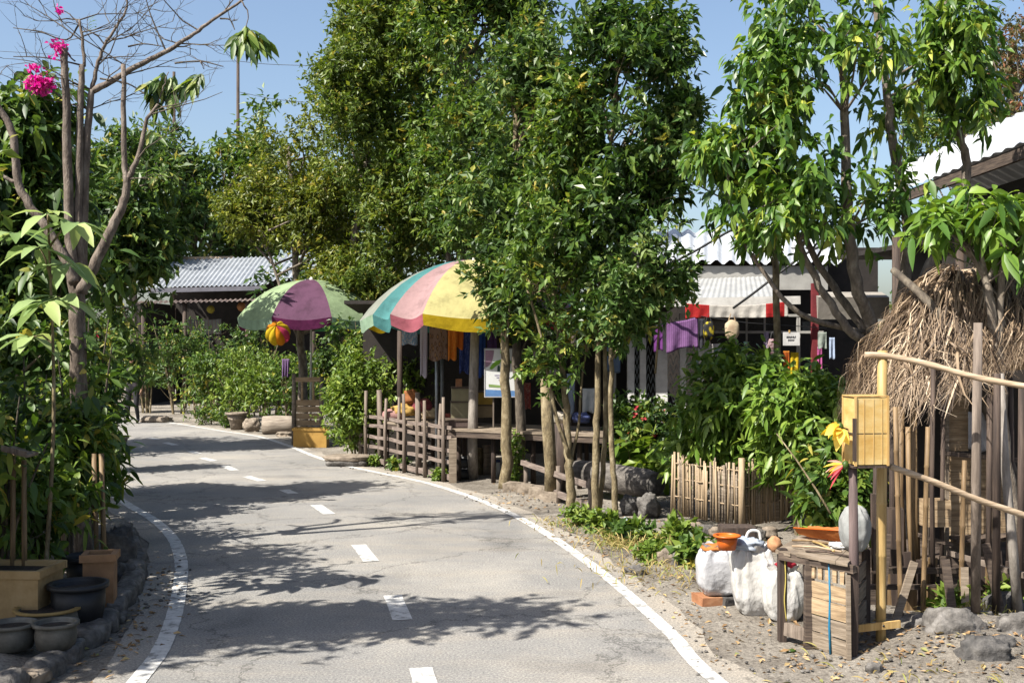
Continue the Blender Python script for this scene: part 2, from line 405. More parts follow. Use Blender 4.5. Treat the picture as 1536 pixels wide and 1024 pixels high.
# ------------------------------------------------------------------ road
def gp(l): return [G(*p) for p in l]
right_edge = [V((3.3, -8, 0)), V((2.9, -2, 0)), V((2.15, 3, 0))] + gp([(1090, 1035), (1000, 945), (900, 858), (800, 789), (720, 751), (640, 725), (560, 708), (510, 697), (470, 684), (430, 668), (387, 655), (328, 646), (260, 635), (180, 625), (50, 617)]) + [V((-22, 36, 0)), V((-45, 37, 0))]
left_edge = [V((-1.3, -8, 0)), V((-1.7, -2, 0)), V((-2.05, 4, 0))] + gp([(205, 1024), (243, 972), (264, 913), (272, 854), (267, 825), (255, 803), (230, 780), (190, 756), (158, 731)]) + [V((-6.7, 19.2, 0)), V((-7.5, 21.6, 0)), V((-9.2, 24.2, 0)), V((-12, 27, 0)), V((-20, 30.3, 0)), V((-45, 31.5, 0))]
def resample(p, n):
    q = np.array([tuple(a) for a in smooth_path(p, 12)]); s = np.r_[0, np.cumsum(np.linalg.norm(np.diff(q, axis=0), axis=1))]
    t = np.linspace(0, s[-1], n); return np.stack([np.interp(t, s, q[:, k]) for k in range(3)], 1)
NR = 260
RE, LE = resample(right_edge, NR), resample(left_edge, NR)
CE = (RE + LE) / 2; HW = np.linalg.norm(RE - LE, axis=1) / 2
def road_gap(x, y):
    """metres outside the white edge lines (negative on the road)"""
    d = np.minimum(np.hypot(RE[:, 0] - x, RE[:, 1] - y).min(), np.hypot(LE[:, 0] - x, LE[:, 1] - y).min())
    i = np.hypot(CE[:, 0] - x, CE[:, 1] - y).argmin()
    return -d if np.hypot(CE[i, 0] - x, CE[i, 1] - y) < HW[i] * .93 else d
def left_x(y):
    k = (LE[:, 1] > -6) & (LE[:, 1] < 27); return float(np.interp(y, LE[k, 1], LE[k, 0]))
MOUNDS = [(G(1500, 975), .8, .17), (G(1390, 985), .45, .05), (G(765, 745), .6, .07), (G(900, 790), .7, .06), (G(660, 728), .7, .05)]
def gz(x, y):
    g = road_gap(x, y)
    k = min(1, max(0, (g - .25) / .7))
    z = k * (.035 * noise.noise(V((x * .9, y * .9, 0))) + .018 * noise.noise(V((x * 3.5, y * 3.5, 5))))
    if x < left_x(min(max(y, -5), 26)) - .75 and y < 15: z += .10 * min(1, (left_x(y) - .75 - x) / .12) * min(1, (15 - y) / 1.5)
    for c, r, h in MOUNDS: z += h * math.exp(-((x - c.x) ** 2 + (y - c.y) ** 2) / (r * r)) * k
    return z
xs = np.unique(np.r_[np.linspace(-400, -22, 10), np.linspace(-22, -8, 29), np.linspace(-8, 7, 131), np.linspace(7, 14, 15), np.linspace(14, 400, 10)])
ys = np.unique(np.r_[np.linspace(-60, 4, 12), np.linspace(4, 22, 151), np.linspace(22, 44, 45), np.linspace(44, 600, 12)])
g = MB(); g.add([(x, y, gz(x, y) if -22 <= x <= 14 and 4 <= y <= 44 else 0) for y in ys for x in xs],
                [(j * len(xs) + i, j * len(xs) + i + 1, (j + 1) * len(xs) + i + 1, (j + 1) * len(xs) + i) for j in range(len(ys) - 1) for i in range(len(xs) - 1)], 0, True)
# dusty gravel
m, nt, out = nt_new('dusty_gravel'); L = nt.links.new
b = N(nt, 'ShaderNodeBsdfPrincipled', Roughness=.95); b.inputs['Specular IOR Level'].default_value = .1; L(b.outputs[0], out.inputs[0])
tc = N(nt, 'ShaderNodeTexCoord')
n1 = N(nt, 'ShaderNodeTexNoise', Scale=1.1, Detail=8, Roughness=.7); L(tc.outputs['Object'], n1.inputs['Vector'])
n2 = N(nt, 'ShaderNodeTexNoise', Scale=38, Detail=6, Roughness=.75); L(tc.outputs['Object'], n2.inputs['Vector'])
ca = ramp(nt, n1.outputs['Fac'], [(.34, (.13, .115, .098)), (.5, (.24, .218, .19)), (.66, (.32, .298, .265))])
cb = ramp(nt, n2.outputs['Fac'], [(.30, (.30, .28, .26)), (.5, (.85, .84, .82)), (.7, (1.25, 1.22, 1.18))])
mm = N(nt, 'ShaderNodeMix', data_type='RGBA', blend_type='MULTIPLY'); mm.inputs['Factor'].default_value = 1; L(ca, mm.inputs[6]); L(cb, mm.inputs[7]); L(mm.outputs[2], b.inputs['Base Color'])
bp = N(nt, 'ShaderNodeBump', Strength=.9, Distance=.03); L(n2.outputs['Fac'], bp.inputs['Height']); L(bp.outputs[0], b.inputs['Normal'])
tag(g.build('ground', m), kind='structure')
# asphalt
m, nt, out = nt_new('worn_asphalt'); L = nt.links.new
b = N(nt, 'ShaderNodeBsdfPrincipled', Roughness=.88); b.inputs['Specular IOR Level'].default_value = .25; L(b.outputs[0], out.inputs[0])
tc = N(nt, 'ShaderNodeTexCoord')
n1 = N(nt, 'ShaderNodeTexNoise', Scale=.55, Detail=9, Roughness=.68); L(tc.outputs['Object'], n1.inputs['Vector'])
mp = N(nt, 'ShaderNodeMapping'); mp.inputs['Scale'].default_value = (.35, 1.6, 1); mp.inputs['Rotation'].default_value = (0, 0, .25); L(tc.outputs['Object'], mp.inputs[0])
n3 = N(nt, 'ShaderNodeTexNoise', Scale=1.2, Detail=7, Roughness=.7); L(mp.outputs[0], n3.inputs['Vector'])
n2 = N(nt, 'ShaderNodeTexNoise', Scale=60, Detail=5, Roughness=.85); L(tc.outputs['Object'], n2.inputs['Vector'])
n4 = N(nt, 'ShaderNodeTexVoronoi', Scale=120); L(tc.outputs['Object'], n4.inputs['Vector'])
ca = ramp(nt, n1.outputs['Fac'], [(.30, (.145, .143, .14)), (.52, (.195, .189, .18)), (.70, (.265, .25, .225))])
cd = ramp(nt, n3.outputs['Fac'], [(.48, (0, 0, 0)), (.72, (.75, .75, .75))])
m0 = N(nt, 'ShaderNodeMix', data_type='RGBA'); L(cd, m0.inputs['Factor']); L(ca, m0.inputs[6]); m0.inputs[7].default_value = (.25, .226, .192, 1)
at = N(nt, 'ShaderNodeAttribute'); at.attribute_name = 'dust'
n5 = N(nt, 'ShaderNodeTexNoise', Scale=3.5, Detail=8, Roughness=.75); L(tc.outputs['Object'], n5.inputs['Vector'])
ad = N(nt, 'ShaderNodeMath', operation='ADD'); L(at.outputs['Fac'], ad.inputs[0]); L(n5.outputs['Fac'], ad.inputs[1])
cg = ramp(nt, ad.outputs[0], [(.52, (0, 0, 0)), (1.0, (.95, .95, .95))])
m9 = N(nt, 'ShaderNodeMix', data_type='RGBA'); L(cg, m9.inputs['Factor']); L(m0.outputs[2], m9.inputs[6]); m9.inputs[7].default_value = (.26, .232, .195, 1); m0 = m9
cb = ramp(nt, n2.outputs['Fac'], [(.36, (.35, .35, .36)), (.5, (.95, .95, .95)), (.64, (1.7, 1.68, 1.62))])
mm = N(nt, 'ShaderNodeMix', data_type='RGBA', blend_type='MULTIPLY'); mm.inputs['Factor'].default_value = .85; L(m0.outputs[2], mm.inputs[6]); L(cb, mm.inputs[7]); vc = N(nt, 'ShaderNodeTexVoronoi', Scale=.55, feature='DISTANCE_TO_EDGE'); wn = N(nt, 'ShaderNodeTexNoise', Scale=2.2, Detail=8, Roughness=.7); L(tc.outputs['Object'], wn.inputs['Vector'])
wv = N(nt, 'ShaderNodeVectorMath', operation='MULTIPLY_ADD'); L(wn.outputs['Color'], wv.inputs[0]); wv.inputs[1].default_value = (.9, .9, .9); L(tc.outputs['Object'], wv.inputs[2]); L(wv.outputs[0], vc.inputs['Vector'])
ck = ramp(nt, vc.outputs['Distance'], [(.0, (.45, .45, .45)), (.012, (1, 1, 1))])
st = N(nt, 'ShaderNodeTexNoise', Scale=.9, Detail=3); L(tc.outputs['Object'], st.inputs['Vector']); sc_ = ramp(nt, st.outputs['Fac'], [(.30, (.72, .72, .73)), (.42, (1, 1, 1))])
mk = N(nt, 'ShaderNodeMix', data_type='RGBA', blend_type='MULTIPLY'); mk.inputs['Factor'].default_value = 1; L(mm.outputs[2], mk.inputs[6]); L(ck, mk.inputs[7])
ml = N(nt, 'ShaderNodeMix', data_type='RGBA', blend_type='MULTIPLY'); ml.inputs['Factor'].default_value = 1; L(mk.outputs[2], ml.inputs[6]); L(sc_, ml.inputs[7]); L(ml.outputs[2], b.inputs['Base Color'])
bp = N(nt, 'ShaderNodeBump', Strength=.55, Distance=.012); L(n2.outputs['Fac'], bp.inputs['Height']); L(bp.outputs[0], b.inputs['Normal'])
asphalt = m
rd = MB(); NU = 20; vs = []; dust = []
for i in range(NR):
    d = unit(RE[i] - LE[i]); l = LE[i] - d * (.30 + .12 * noise.noise(V((i * .35, 3, 0)))); r = RE[i] + d * (.26 + .16 * noise.noise(V((i * .35, 9, 0))) + .10 * noise.noise(V((i * 1.3, 2, 0))))
    for k in range(NU + 1):
        p = l + (r - l) * k / NU; vs.append((p[0], p[1], .006)); dust.append(max(0, 1 - min(k, NU - k) * .55) * (.35 if k < NU / 2 else .6))
rd.add(vs, [(i * (NU + 1) + k, i * (NU + 1) + k + 1, (i + 1) * (NU + 1) + k + 1, (i + 1) * (NU + 1) + k) for i in range(NR - 1) for k in range(NU)])
o = tag(rd.build('road', asphalt), kind='structure'); o.data.attributes.new('dust', 'FLOAT', 'POINT').data.foreach_set('value', dust)
# painted lines, worn through in places
m, nt, out = nt_new('worn_white_line'); L = nt.links.new
b = N(nt, 'ShaderNodeBsdfPrincipled', Roughness=.75); L(b.outputs[0], out.inputs[0]); tc = N(nt, 'ShaderNodeTexCoord')
n1 = N(nt, 'ShaderNodeTexNoise', Scale=9, Detail=9, Roughness=.75); L(tc.outputs['Object'], n1.inputs['Vector'])
L(ramp(nt, n1.outputs['Fac'], [(.40, (.17, .165, .158)), (.47, (.36, .355, .34)), (.6, (.46, .45, .435))]), b.inputs['Base Color'])
bp = N(nt, 'ShaderNodeBump', Strength=.3, Distance=.008); L(n1.outputs['Fac'], bp.inputs['Height']); L(bp.outputs[0], b.inputs['Normal'])
line_m = m
def ribbon(name, pts, wd, z, gaps=()):
    mb = MB(); n = len(pts); vs = []
    for i in range(n):
        t = unit(pts[min(i + 1, n - 1)] - pts[max(i - 1, 0)]); s = np.array([-t[1], t[0], 0]); j = .007 * noise.noise(V((i * .9, wd, z)))
        h = wd / 2 + j
        vs += [tuple(pts[i] + s * h + [0, 0, z]), tuple(pts[i] - s * h + [0, 0, z])]
    fs = [(2 * i, 2 * i + 2, 2 * i + 3, 2 * i + 1) for i in range(n - 1) if not any(a <= i < b_ for a, b_ in gaps)]
    mb.add(vs, fs); return tag(mb.build(name, line_m), kind='structure')
r2 = resample(right_edge, 700); l2 = resample(left_edge, 700)
ribbon('road_edge_line', r2, .11, .011); ribbon('road_edge_line', l2, .12, .011)
for a, c in [((639, 1030), (631, 1003)), ((604, 931), (589, 894)), ((557, 843), (538, 818)), ((494, 772), (474, 758)), ((440, 741), (426, 735)), ((393, 722), (370, 715)), ((352, 706), (336, 699)),
             ((321, 692), (303, 687)), ((297, 681), (285, 677)), ((263, 668), (248, 664)), ((236, 659.5), (224, 657)), ((690, 1180), (665, 1100))]:
    p, q = G(*a), G(*c); ribbon('road_centre_dash', np.array([tuple(p.lerp(q, k / 4)) for k in range(5)]), .15, .011)

# rough stone kerb round the planted bed
kb = MB(); random.seed(4)
path = resample(gp([(-60, 1075), (40, 1030), (110, 985), (160, 940), (192, 893), (203, 860), (200, 835), (188, 800)]), 17)
for i, p in enumerate(path):
    t = unit(path[min(i + 1, 16)] - path[max(i - 1, 0)]); a = math.atan2(t[1], t[0])
    kb.blob(p + [0, 0, .045], (random.uniform(.13, .2), random.uniform(.08, .11), random.uniform(.075, .105)), i, 14, 9, .25, 1.6, Matrix.Rotation(a + random.uniform(-.2, .2), 3, 'Z'), sq=.6, fine=.08)
tag(kb.build('kerb', stone), kind='structure')

# leaf litter and pebbles on the shoulders
rng = np.random.default_rng(5)
def scatter(n, cx, cy, rx, ry, gap=(.12, 3), pw=1.0):
    out_ = []
    while len(out_) < n:
        x = cx + rng.normal() * rx; y = cy + rng.normal() * ry; gp_ = road_gap(x, y)
        if gap[0] < gp_ < gap[1]: out_.append((x, y, gz(x, y) + .012))
    return out_
lit = []
for c, n, rx, ry in ((G(1100, 940), 200, .9, .6), (G(930, 820), 240, .8, .7), (G(770, 750), 140, .8, .6), (G(1400, 1000), 260, .8, .35), (G(230, 880), 140, .3, 1.0), (G(190, 960), 120, .3, .6), (G(860, 800), 120, .5, .5), (G(1480, 1000), 160, .6, .25), (G(1010, 880), 120, .8, .4)):
    lit += scatter(n, c.x, c.y, rx, ry)
P = np.array(lit); n = len(P); D = unit(np.c_[rng.normal(size=(n, 2)), rng.normal(size=n) * .15]); Nn = unit(np.c_[rng.normal(size=(n, 2)) * .35, np.ones(n)])
hold = thing('fallen_leaves', None, None, (0, 0, 0)); del hold['_o']; hold['_o'] = (0., 0., 0.)
o = leaf_mesh('fallen_leaves', P, D, Nn, rng.uniform(.025, .075, n), rng.uniform(.012, .035, n), lf_litter, hold, rng.random(n))
o.parent = None; bpy.data.objects.remove(hold); o.name = 'leaf_litter'; tag(o, 'brown and straw coloured fallen leaves scattered along the dusty verge', 'leaf litter', kind='stuff')
pb = MB(); random.seed(9)
for c, n, rx, ry, s in ((G(1350, 1000), 130, .9, .3, .013), (G(1080, 930), 70, .8, .7, .009), (G(760, 752), 90, .9, .5, .014), (G(930, 800), 60, .6, .5, .015), (G(215, 900), 60, .22, .8, .016), (G(560, 705), 40, 1.2, .8, .014)):
    for x, y, z in scatter(n, c.x, c.y, rx, ry, (.05, 3)):
        r = s * random.uniform(.4, 1.3); pb.blob((x, y, z + r * .1), (r, r * random.uniform(.6, 1), r * .6), random.random() * 90, 7, 5, .4)
tag(pb.build('gravel', stone), 'loose pale pebbles and grit strewn over the road shoulders', 'gravel', kind='stuff')
# ------------------------------------------------------------------ the planted bed beside the road on the hedge side
def rock(label, px, py, wpx, hpx, seed, mat=stone, dy=.8, z=0.0, sq=.75, sink=.12, cat='rock', name='rock', group=None):
    p = G(px, py, z); k = p.y / F; rx = wpx * k / 2; rz = hpx * k / 2
    mb = MB().blob(p + V((0, rx * dy * .7, rz * (1 - sink * 2))), (rx, rx * dy, rz * 1.12), seed, 44, 30, .32, 1.5, sq=sq, fine=.10, pit=.09)
    return tag(mb.build(name, mat), label, cat, group)

def box_planter(label, px, py, wpx, hpx, mat, z=.1, dep=.3, rot=.15, rim=True, name='box_planter'):
    p = G(px, py, z); k = p.y / F; w_, h_ = wpx * k, hpx * k; t = thing(name, label, 'planter', p)
    rt = Matrix.Rotation(rot, 3, 'Z'); c = p + V((0, dep / 2, 0))
    mb = MB()
    for sx, sy, dx, dy in ((0, -1, w_, .025), (0, 1, w_, .025), (-1, 0, .025, dep - .05), (1, 0, .025, dep - .05)):
        mb.box(c + rt @ V((sx * (w_ / 2 - .0125), sy * (dep / 2 - .0125), h_ / 2)), (dx, dy, h_), rt)
    part('body', mb, mat, t)
    if rim:
        mb = MB()
        for sy in (-1, 1): mb.box(c + rt @ V((0, sy * (dep / 2 + .006), h_ - .025)), (w_ + .045, .024, .055), rt)
        for sx in (-1, 1): mb.box(c + rt @ V((sx * (w_ / 2 + .006), 0, h_ - .026)), (.024, dep - .02, .053), rt)
        part('rim', mb, mat, t)
    part('soil', MB().box(c + V((0, 0, h_ - .05)), (w_ - .055, dep - .055, .03), rt, j=.004), dark_bed, t)
    return t
dark_bed = surf('dark_potting_soil', (.045, .032, .024), (.02, .015, .012), scale=20, bump=.9)
def round_pot(label, px, py, wpx, hpx, mat, z=.1, bot=.78, name='plant_pot', cat='pot', lip=.02, mat2=None, n=28, soil=True):
    p = G(px, py, z); k = p.y / F; r = wpx * k / 2; h = hpx * k; c = p + V((0, r * .8, 0)); t = thing(name, label, cat, p)
    part('body', MB().lathe([(0, 0), (r * bot, 0), (r * (bot + .12), h * .45), (r * .97, h * .9), (r * .93, h * .9), (r * bot * .9, .03)], c, n, wob=.006), mat, t)
    part('rim', MB().lathe([(r * .98, h * .87), (r + lip, h * .89), (r + lip, h), (r * .94, h * 1.003), (r * .93, h * .88)], c, n), mat2 or mat, t)
    if soil: part('soil', MB().lathe([(0, h * .84), (r * .5, h * .85), (r * .93, h * .82)], c, n, wob=.02), dark_bed, t)
    return t
yellow_rim = surf('ochre_rim', (.40, .27, .10), (.26, .17, .06), scale=6, bump=.1)
grey_tub = surf('grubby_grey_tub', (.13, .12, .10), (.06, .055, .045), (.2, .19, .165), scale=5, bump=.3)
box_planter('large tan box planter under the climbing plants, with two stakes in it', 8, 940, 104, 84, ply, dep=.4, rot=-.05)
box_planter('tall narrow terracotta coloured square planter beside the dark boulder', 143, 912, 44, 80, surf('orange_clay_board', (.36, .20, .10), (.22, .12, .06), scale=5, bump=.15), dep=.2, rot=.2)
round_pot('black plastic pot in front, between the tan planter and the terracotta planter', 105, 940, 82, 60, black_pl, bot=.84)
round_pot('black plastic pot tucked behind the other black pot', 120, 893, 62, 56, black_pl)
round_pot('shallow round tub with an ochre rim behind the two grey tubs', 57, 950, 92, 32, grey_tub, bot=.9, mat2=yellow_rim, name='plant_tub', cat='tub')
round_pot('low grey plant tub cut off by the picture edge beside its twin', 6, 978, 66, 38, grey_tub, bot=.92, name='plant_tub', cat='tub')
round_pot('low grey plant tub on the kerb stones below the black pot', 74, 976, 60, 38, grey_tub, bot=.92, name='plant_tub', cat='tub')
rock('tan worn block lying at the bottom corner beside the kerb', 28, 1032, 62, 28, 3, stone_tan, sq=.5, name='stone_block', cat='block')
rock('dark upright boulder behind the terracotta square planter', 174, 862, 44, 72, 12, stone_dark, sq=.6)
rock('low dark stone leaning at the foot of the upright boulder', 184, 880, 30, 34, 14, stone_dark, sq=.7)
rock('flat grey stone lying on the kerb bed beside the black pot', 168, 935, 36, 16, 15, stone, sq=.6)
rock('small rounded stone on the soil near the bend of the white line', 207, 872, 18, 14, 16, stone)
box_planter('small brown box planter at the far end of the hedge', 155, 681, 24, 27, terra, z=0, dep=.3, rim=False)
round_pot('grey tapered flowerpot standing at the road edge by a brown planter', 176, 681, 25, 26, surf('grey_pot', (.2, .18, .16), bump=.2), z=0, bot=.6)
# stakes and a small tray on top
def stake(label, pts, r, mat, name='garden_stake', cat='stake', group=None):
    return tag(MB().tube(pts, r, 8, wob=.08).build(name, mat), label, cat, group)
p = G(19, 920, .1); stake('bamboo stake carrying the grey tray, the outer one', [p, W(20, 680, p.y)], .02, bamboo_b)
p = G(37, 920, .1); stake('bamboo stake carrying the grey tray, the one nearer the road', [p, W(36, 690, p.y)], .02, bamboo_b)
p = W(30, 678, 8.2); t = thing('tray', 'grey weathered tray resting on two bamboo stakes in the hedge', 'tray', p)
part('board', MB().box(p + V((0, 0, .004)), (.19, .2, .02), Matrix.Rotation(.25, 3, 'Y')), wood_grey, t)
part('edge_strip', MB().beam(p + V((-.09, -.1, .045)), p + V((.09, -.1, .0)), .015, .03), wood_grey, t)
for px, lab in ((141, 'brown bamboo stake at the road side end of the hedge'), (152, 'slimmer bamboo stake beside the dark boulder')):
    p = G(px + 5, 868, .1); stake(lab, [p, W(px, 680, p.y + .05)], .022, bamboo_b)
p = G(95, 850, .1); stake('grey stake half hidden in the middle of the hedge', [p, W(98, 640, p.y)], .026, wood_grey)

# the bare pollarded tree
def bare_tree():
    random.seed(21); rng = np.random.default_rng(21); Y = 11.2
    t = thing('bare_tree', 'nearly leafless pollarded tree with cut poles and magenta flowers', 'tree', G(124, 836, .1))
    q = lambda l, dy=0: [W(a, b_, Y + dy) for a, b_ in l]
    mb = MB(); mains = []
    def st(pts, r0, r1, n=9):
        s = smooth_path(pts, 5); s = [p + V((random.gauss(0, .004), random.gauss(0, .004), 0)) for p in s]
        mb.tube(s, [r0 + (r1 - r0) * i / (len(s) - 1) for i in range(len(s))], n, wob=.07); return s
    st([G(120, 836, .05) + V((0, .1, 0))] + q([(118, 640), (115, 520), (112, 440), (105, 360), (103, 308), (99, 137), (96, 67)]), .085, .031)
    st([G(128, 836, .05)] + q([(124, 640), (122, 520), (121, 440), (119, 308), (121, 171), (123, 97)], .05), .062, .028)
    s3 = st(q([(124, 440), (126, 308), (132, 191), (138, 135)], .1), .05, .030)
    a = st(q([(138, 137), (171, 120), (212, 96), (246, 79), (284, 56), (318, 31), (362, 2), (400, -25)], .1), .034, .009, 7)
    b_ = st(q([(138, 137), (147, 92), (161, 62), (185, 24), (193, -6)], .1), .024, .008, 6)
    c = st(q([(126, 100), (124, 62), (119, 30)], .05), .018, .013, 6)
    d = st(q([(122, 440), (140, 402), (168, 342), (186, 301), (190, 273), (186, 239), (185, 97)], -.1), .06, .022)
    e = st(q([(190, 275), (197, 258), (209, 232), (219, 185), (236, 157)], -.1), .035, .014, 7)
    f = st(q([(112, 425), (98, 390), (70, 343), (45, 308), (27, 273), (20, 205), (0, 164), (-40, 110)], -.1), .05, .03)
    st(q([(27, 273), (10, 268), (-30, 240)], -.1), .025, .015, 6)
    for l_ in ([(98, 150), (84, 140), (70, 130), (58, 128)], [(66, 132), (58, 118), (52, 104)], [(112, 92), (100, 80), (91, 74)], [(119, 36), (104, 22), (92, 15)], [(362, 2), (372, 20), (370, 42)], [(236, 157), (246, 130), (252, 108)], [(300, 92), (306, 104)]): st(q(l_, .05), .008, .004, 5)
    part('trunk', mb, surf('lichen_bark', (.16, .125, .10), (.065, .05, .04), (.27, .225, .185), stretch=(1, 1, .4), scale=16, bump=.8, dist=.012), t)
    tw = MB()
    def twig(p, dr, ln, r, lvl):
        pts = [p]; dd = V(dr)
        for i in range(4):
            dd = (dd + V((random.gauss(0, .22), random.gauss(0, .2), random.gauss(.05, .18)))).normalized(); pts.append(pts[-1] + dd * ln / 4)
        tw.tube(pts, [r * (1 - .17 * i) for i in range(5)], 4, cap=False)
        if lvl:
            for i in (1, 2, 3, 4):
                if random.random() < .85: twig(pts[i], (dd + V((random.gauss(0, .7), random.gauss(0, .6), random.gauss(.1, .6)))).normalized(), ln * random.uniform(.35, .65), r * .55, lvl - 1)
    for src, k, up in ((a, 9, .5), (b_, 6, .5), (c, 5, .5), (d[-12:], 2, .1), (e, 4, .4), (s3[-4:], 6, .3)):
        for i in range(k):
            p = random.choice(src[2:] if len(src) > 6 else src); sgn = random.choice((-1, 1))
            twig(p, V((sgn * random.uniform(.3, 1), random.uniform(-.4, .4), random.uniform(-.5, 1) * up + .2)).normalized(), random.uniform(.35, .95), .008, 2)
    for pts in ([(119, 36), (100, 60), (60, 48), (20, 42)], [(122, 98), (96, 92), (60, 86), (20, 85)], [(150, 118), (190, 125), (215, 140), (230, 150)], [(250, 80), (235, 45), (225, 20), (218, -5)], [(192, 70), (215, 66), (245, 70)],
                [(262, 95), (300, 92), (335, 100)], [(330, 28), (345, 30), (352, 45)]):
        s = smooth_path(q(pts, .1), 4); tw.tube(s, [.010 * (1 - .6 * i / len(s)) for i in range(len(s))], 5, cap=False)
        for p in s[4::3]:
            twig(p, V((random.gauss(0, 1), random.gauss(0, .5), random.gauss(.2, .8))).normalized(), random.uniform(.2, .5), .005, 1)
    part('twigs', tw, bark_dark, t).name = 'twig'
    # hanging compound leaves
    def spray(px, py, n, ln, yo, hang):
        P_, D_, N_ = [], [], []; c0 = W(px, py, Y + yo)
        for k in range(max(1, n // 5)):
            dr = V((random.uniform(-.8, .8), random.uniform(-.6, .4), -hang + random.uniform(-.3, .5))).normalized(); p0 = c0 + V((random.gauss(0, .03), random.gauss(0, .03), random.gauss(0, .03)))
            for i in range(5):
                for sg in (-1, 1):
                    side = dr.cross(V((0, -1, .3))).normalized() * sg
                    P_.append(tuple(p0 + dr * (.03 + .045 * i))); D_.append(tuple((dr * .8 + side * random.uniform(.3, .8) + V((0, random.gauss(0, .25), -.45))).normalized())); N_.append(tuple(V((random.gauss(0, .3), -.5 + random.gauss(0, .3), .7)).normalized()))
        P_, D_, N_ = map(np.array, (P_, D_, N_)); m_ = len(P_)
        leaf_mesh('leaf_spray', P_, D_, N_, rng.uniform(.7, 1.2, m_) * ln, rng.uniform(.28, .38, m_) * ln, lf_mid, t, rng.random(m_), True, .25)
    for px, py, n, ln, hang in ((369, 42, 26, .20, .7), (252, 108, 22, .19, .6), (306, 112, 18, .17, .7), (232, 128, 14, .15, .8), (228, 196, 5, .15, .2), (150, 48, 5, .07, .2)): spray(px, py, n, ln, .1, hang)
    for px, py, r, n in ((64, 128, .075, 170), (50, 127, .065, 120), (73, 124, .045, 40), (90, 74, .065, 90), (52, 104, .045, 30), (91, 15, .03, 14)):
        C = np.array(W(px, py, Y)) + rng.normal(size=(n, 3)) * r * .55
        leaf_mesh('blossom', C, unit(rng.normal(size=(n, 3))), unit(rng.normal(size=(n, 3)) + [0, -.6, .5]), rng.uniform(.03, .055, n), rng.uniform(.03, .05, n), lf_magenta, t, rng.random(n))
    return t
bare_tree()

# broad pale leaves of the sapling in front
def sapling(name, label, px, py, tops, mat, Y, ln, seed, z=.1, per=7, stem_r=.012, wd=.42, bark=None, droop=.45):
    random.seed(seed); rng = np.random.default_rng(seed); b_ = V(((px - 768) / F * Y, Y, z)); t = thing(name, label, 'sapling', b_); mb = MB(); Ps = []
    top = W(*tops[0][:2], Y); s = smooth_path([b_, b_.lerp(top, .5) + V((.06, 0, 0)), top], 6)
    mb.tube(s, [stem_r * (1.6 - i / len(s)) for i in range(len(s))], 7)
    P_, D_, N_ = [], [], []
    for tx, ty in tops:
        c = W(tx, ty, Y + random.uniform(-.15, .15)); near = min(s, key=lambda p: (p - c).length + (0 if p.z < c.z else .5))
        mb.tube([near, near.lerp(c, .5) + V((0, 0, .04)), c], [stem_r * .8, stem_r * .6, stem_r * .4], 5)
        a0 = random.uniform(0, 6.28)
        for i in range(per):
            a = a0 + i * 6.28 / per + random.gauss(0, .2); d = V((math.cos(a), math.sin(a) * .9, random.uniform(-.35, .3))).normalized()
            P_.append(tuple(c + d * .03)); D_.append(tuple(d)); N_.append(tuple(V((random.gauss(0, .25), random.gauss(-.1, .25), 1)).normalized()))
    part('stem', mb, bark or bark_tan, t); P_, D_, N_ = map(np.array, (P_, D_, N_)); m_ = len(P_); L_ = ln * rng.uniform(.75, 1.2, m_)
    leaf_mesh('foliage', P_, D_, N_, L_, L_ * wd, mat, t, rng.random(m_), True, droop)
    return t
sapling('broadleaf_sapling', 'sapling with whorls of large pale drooping leaves before the bare tree', 66, 900, [(72, 322), (60, 372), (112, 335), (66, 452), (90, 448), (48, 505), (22, 350), (100, 395)], lf_pale, 8.7, .27, 31)

# hedge shrubs climbing along the bed
hedge = 'hedge shrubs along the road edge'
HB = [(-150, 975, 2.3, 1.5, 420, 'unseen hedge shrub added to shade the grey tubs', lf_dark), (-130, 930, 2.5, 1.3, 420, 'tall unseen hedge shrub added outside the tan planter to shade the pots', lf_dark), (20, 905, 1.75, 1.5, 420, 'hedge shrub above the tan box planter with a dark tangled base', lf_mid), (100, 880, 1.15, .75, 300, 'hedge shrub behind the two black pots, low and twiggy', lf_mid),  # first two shrubs stand out of view, added to shade pots and kerb
      (55, 850, 1.6, 1.5, 480, 'tall dark hedge shrub around the foot of the bare tree', lf_dark), (135, 850, 1.7, .75, 380, 'narrow bright tipped hedge shrub rising over the terracotta planter', lf_mid),
      (158, 812, 2.1, .9, 380, 'hedge shrub beside the dark upright boulder, leaning to the road', lf_mid), (75, 800, 2.1, 1.6, 520, 'tall hedge shrub just behind the bare tree trunk', lf_dark),
      (150, 775, 2.4, 1.0, 380, 'hedge shrub with drooping leaves over the second white line bend', lf_dark), (150, 735, 2.3, 1.0, 420, 'shrub further along the hedge, opposite the purple umbrella', lf_mid),
      (150, 703, 2.6, 1.2, 420, 'shrub with pink flowers at the far end of the hedge', lf_mid)]
for i, (px, py, h, w_, n, lab, mt) in enumerate(HB):
    bush('hedge_shrub', lab, 'shrub', G(px, py, .08) + V((-.22, 0, 0)), h, w_ * .88, int(n * .72), mt, 100 + i, group=hedge, stems=9, per=7, ln=.13 if py > 780 else .17, wd=.36, twig=.22, droop=.5, blade=py > 780, spread=.8, bark=bark_dark,
         flowers=(lf_red, 14, .05) if 'pink' in lab else None)

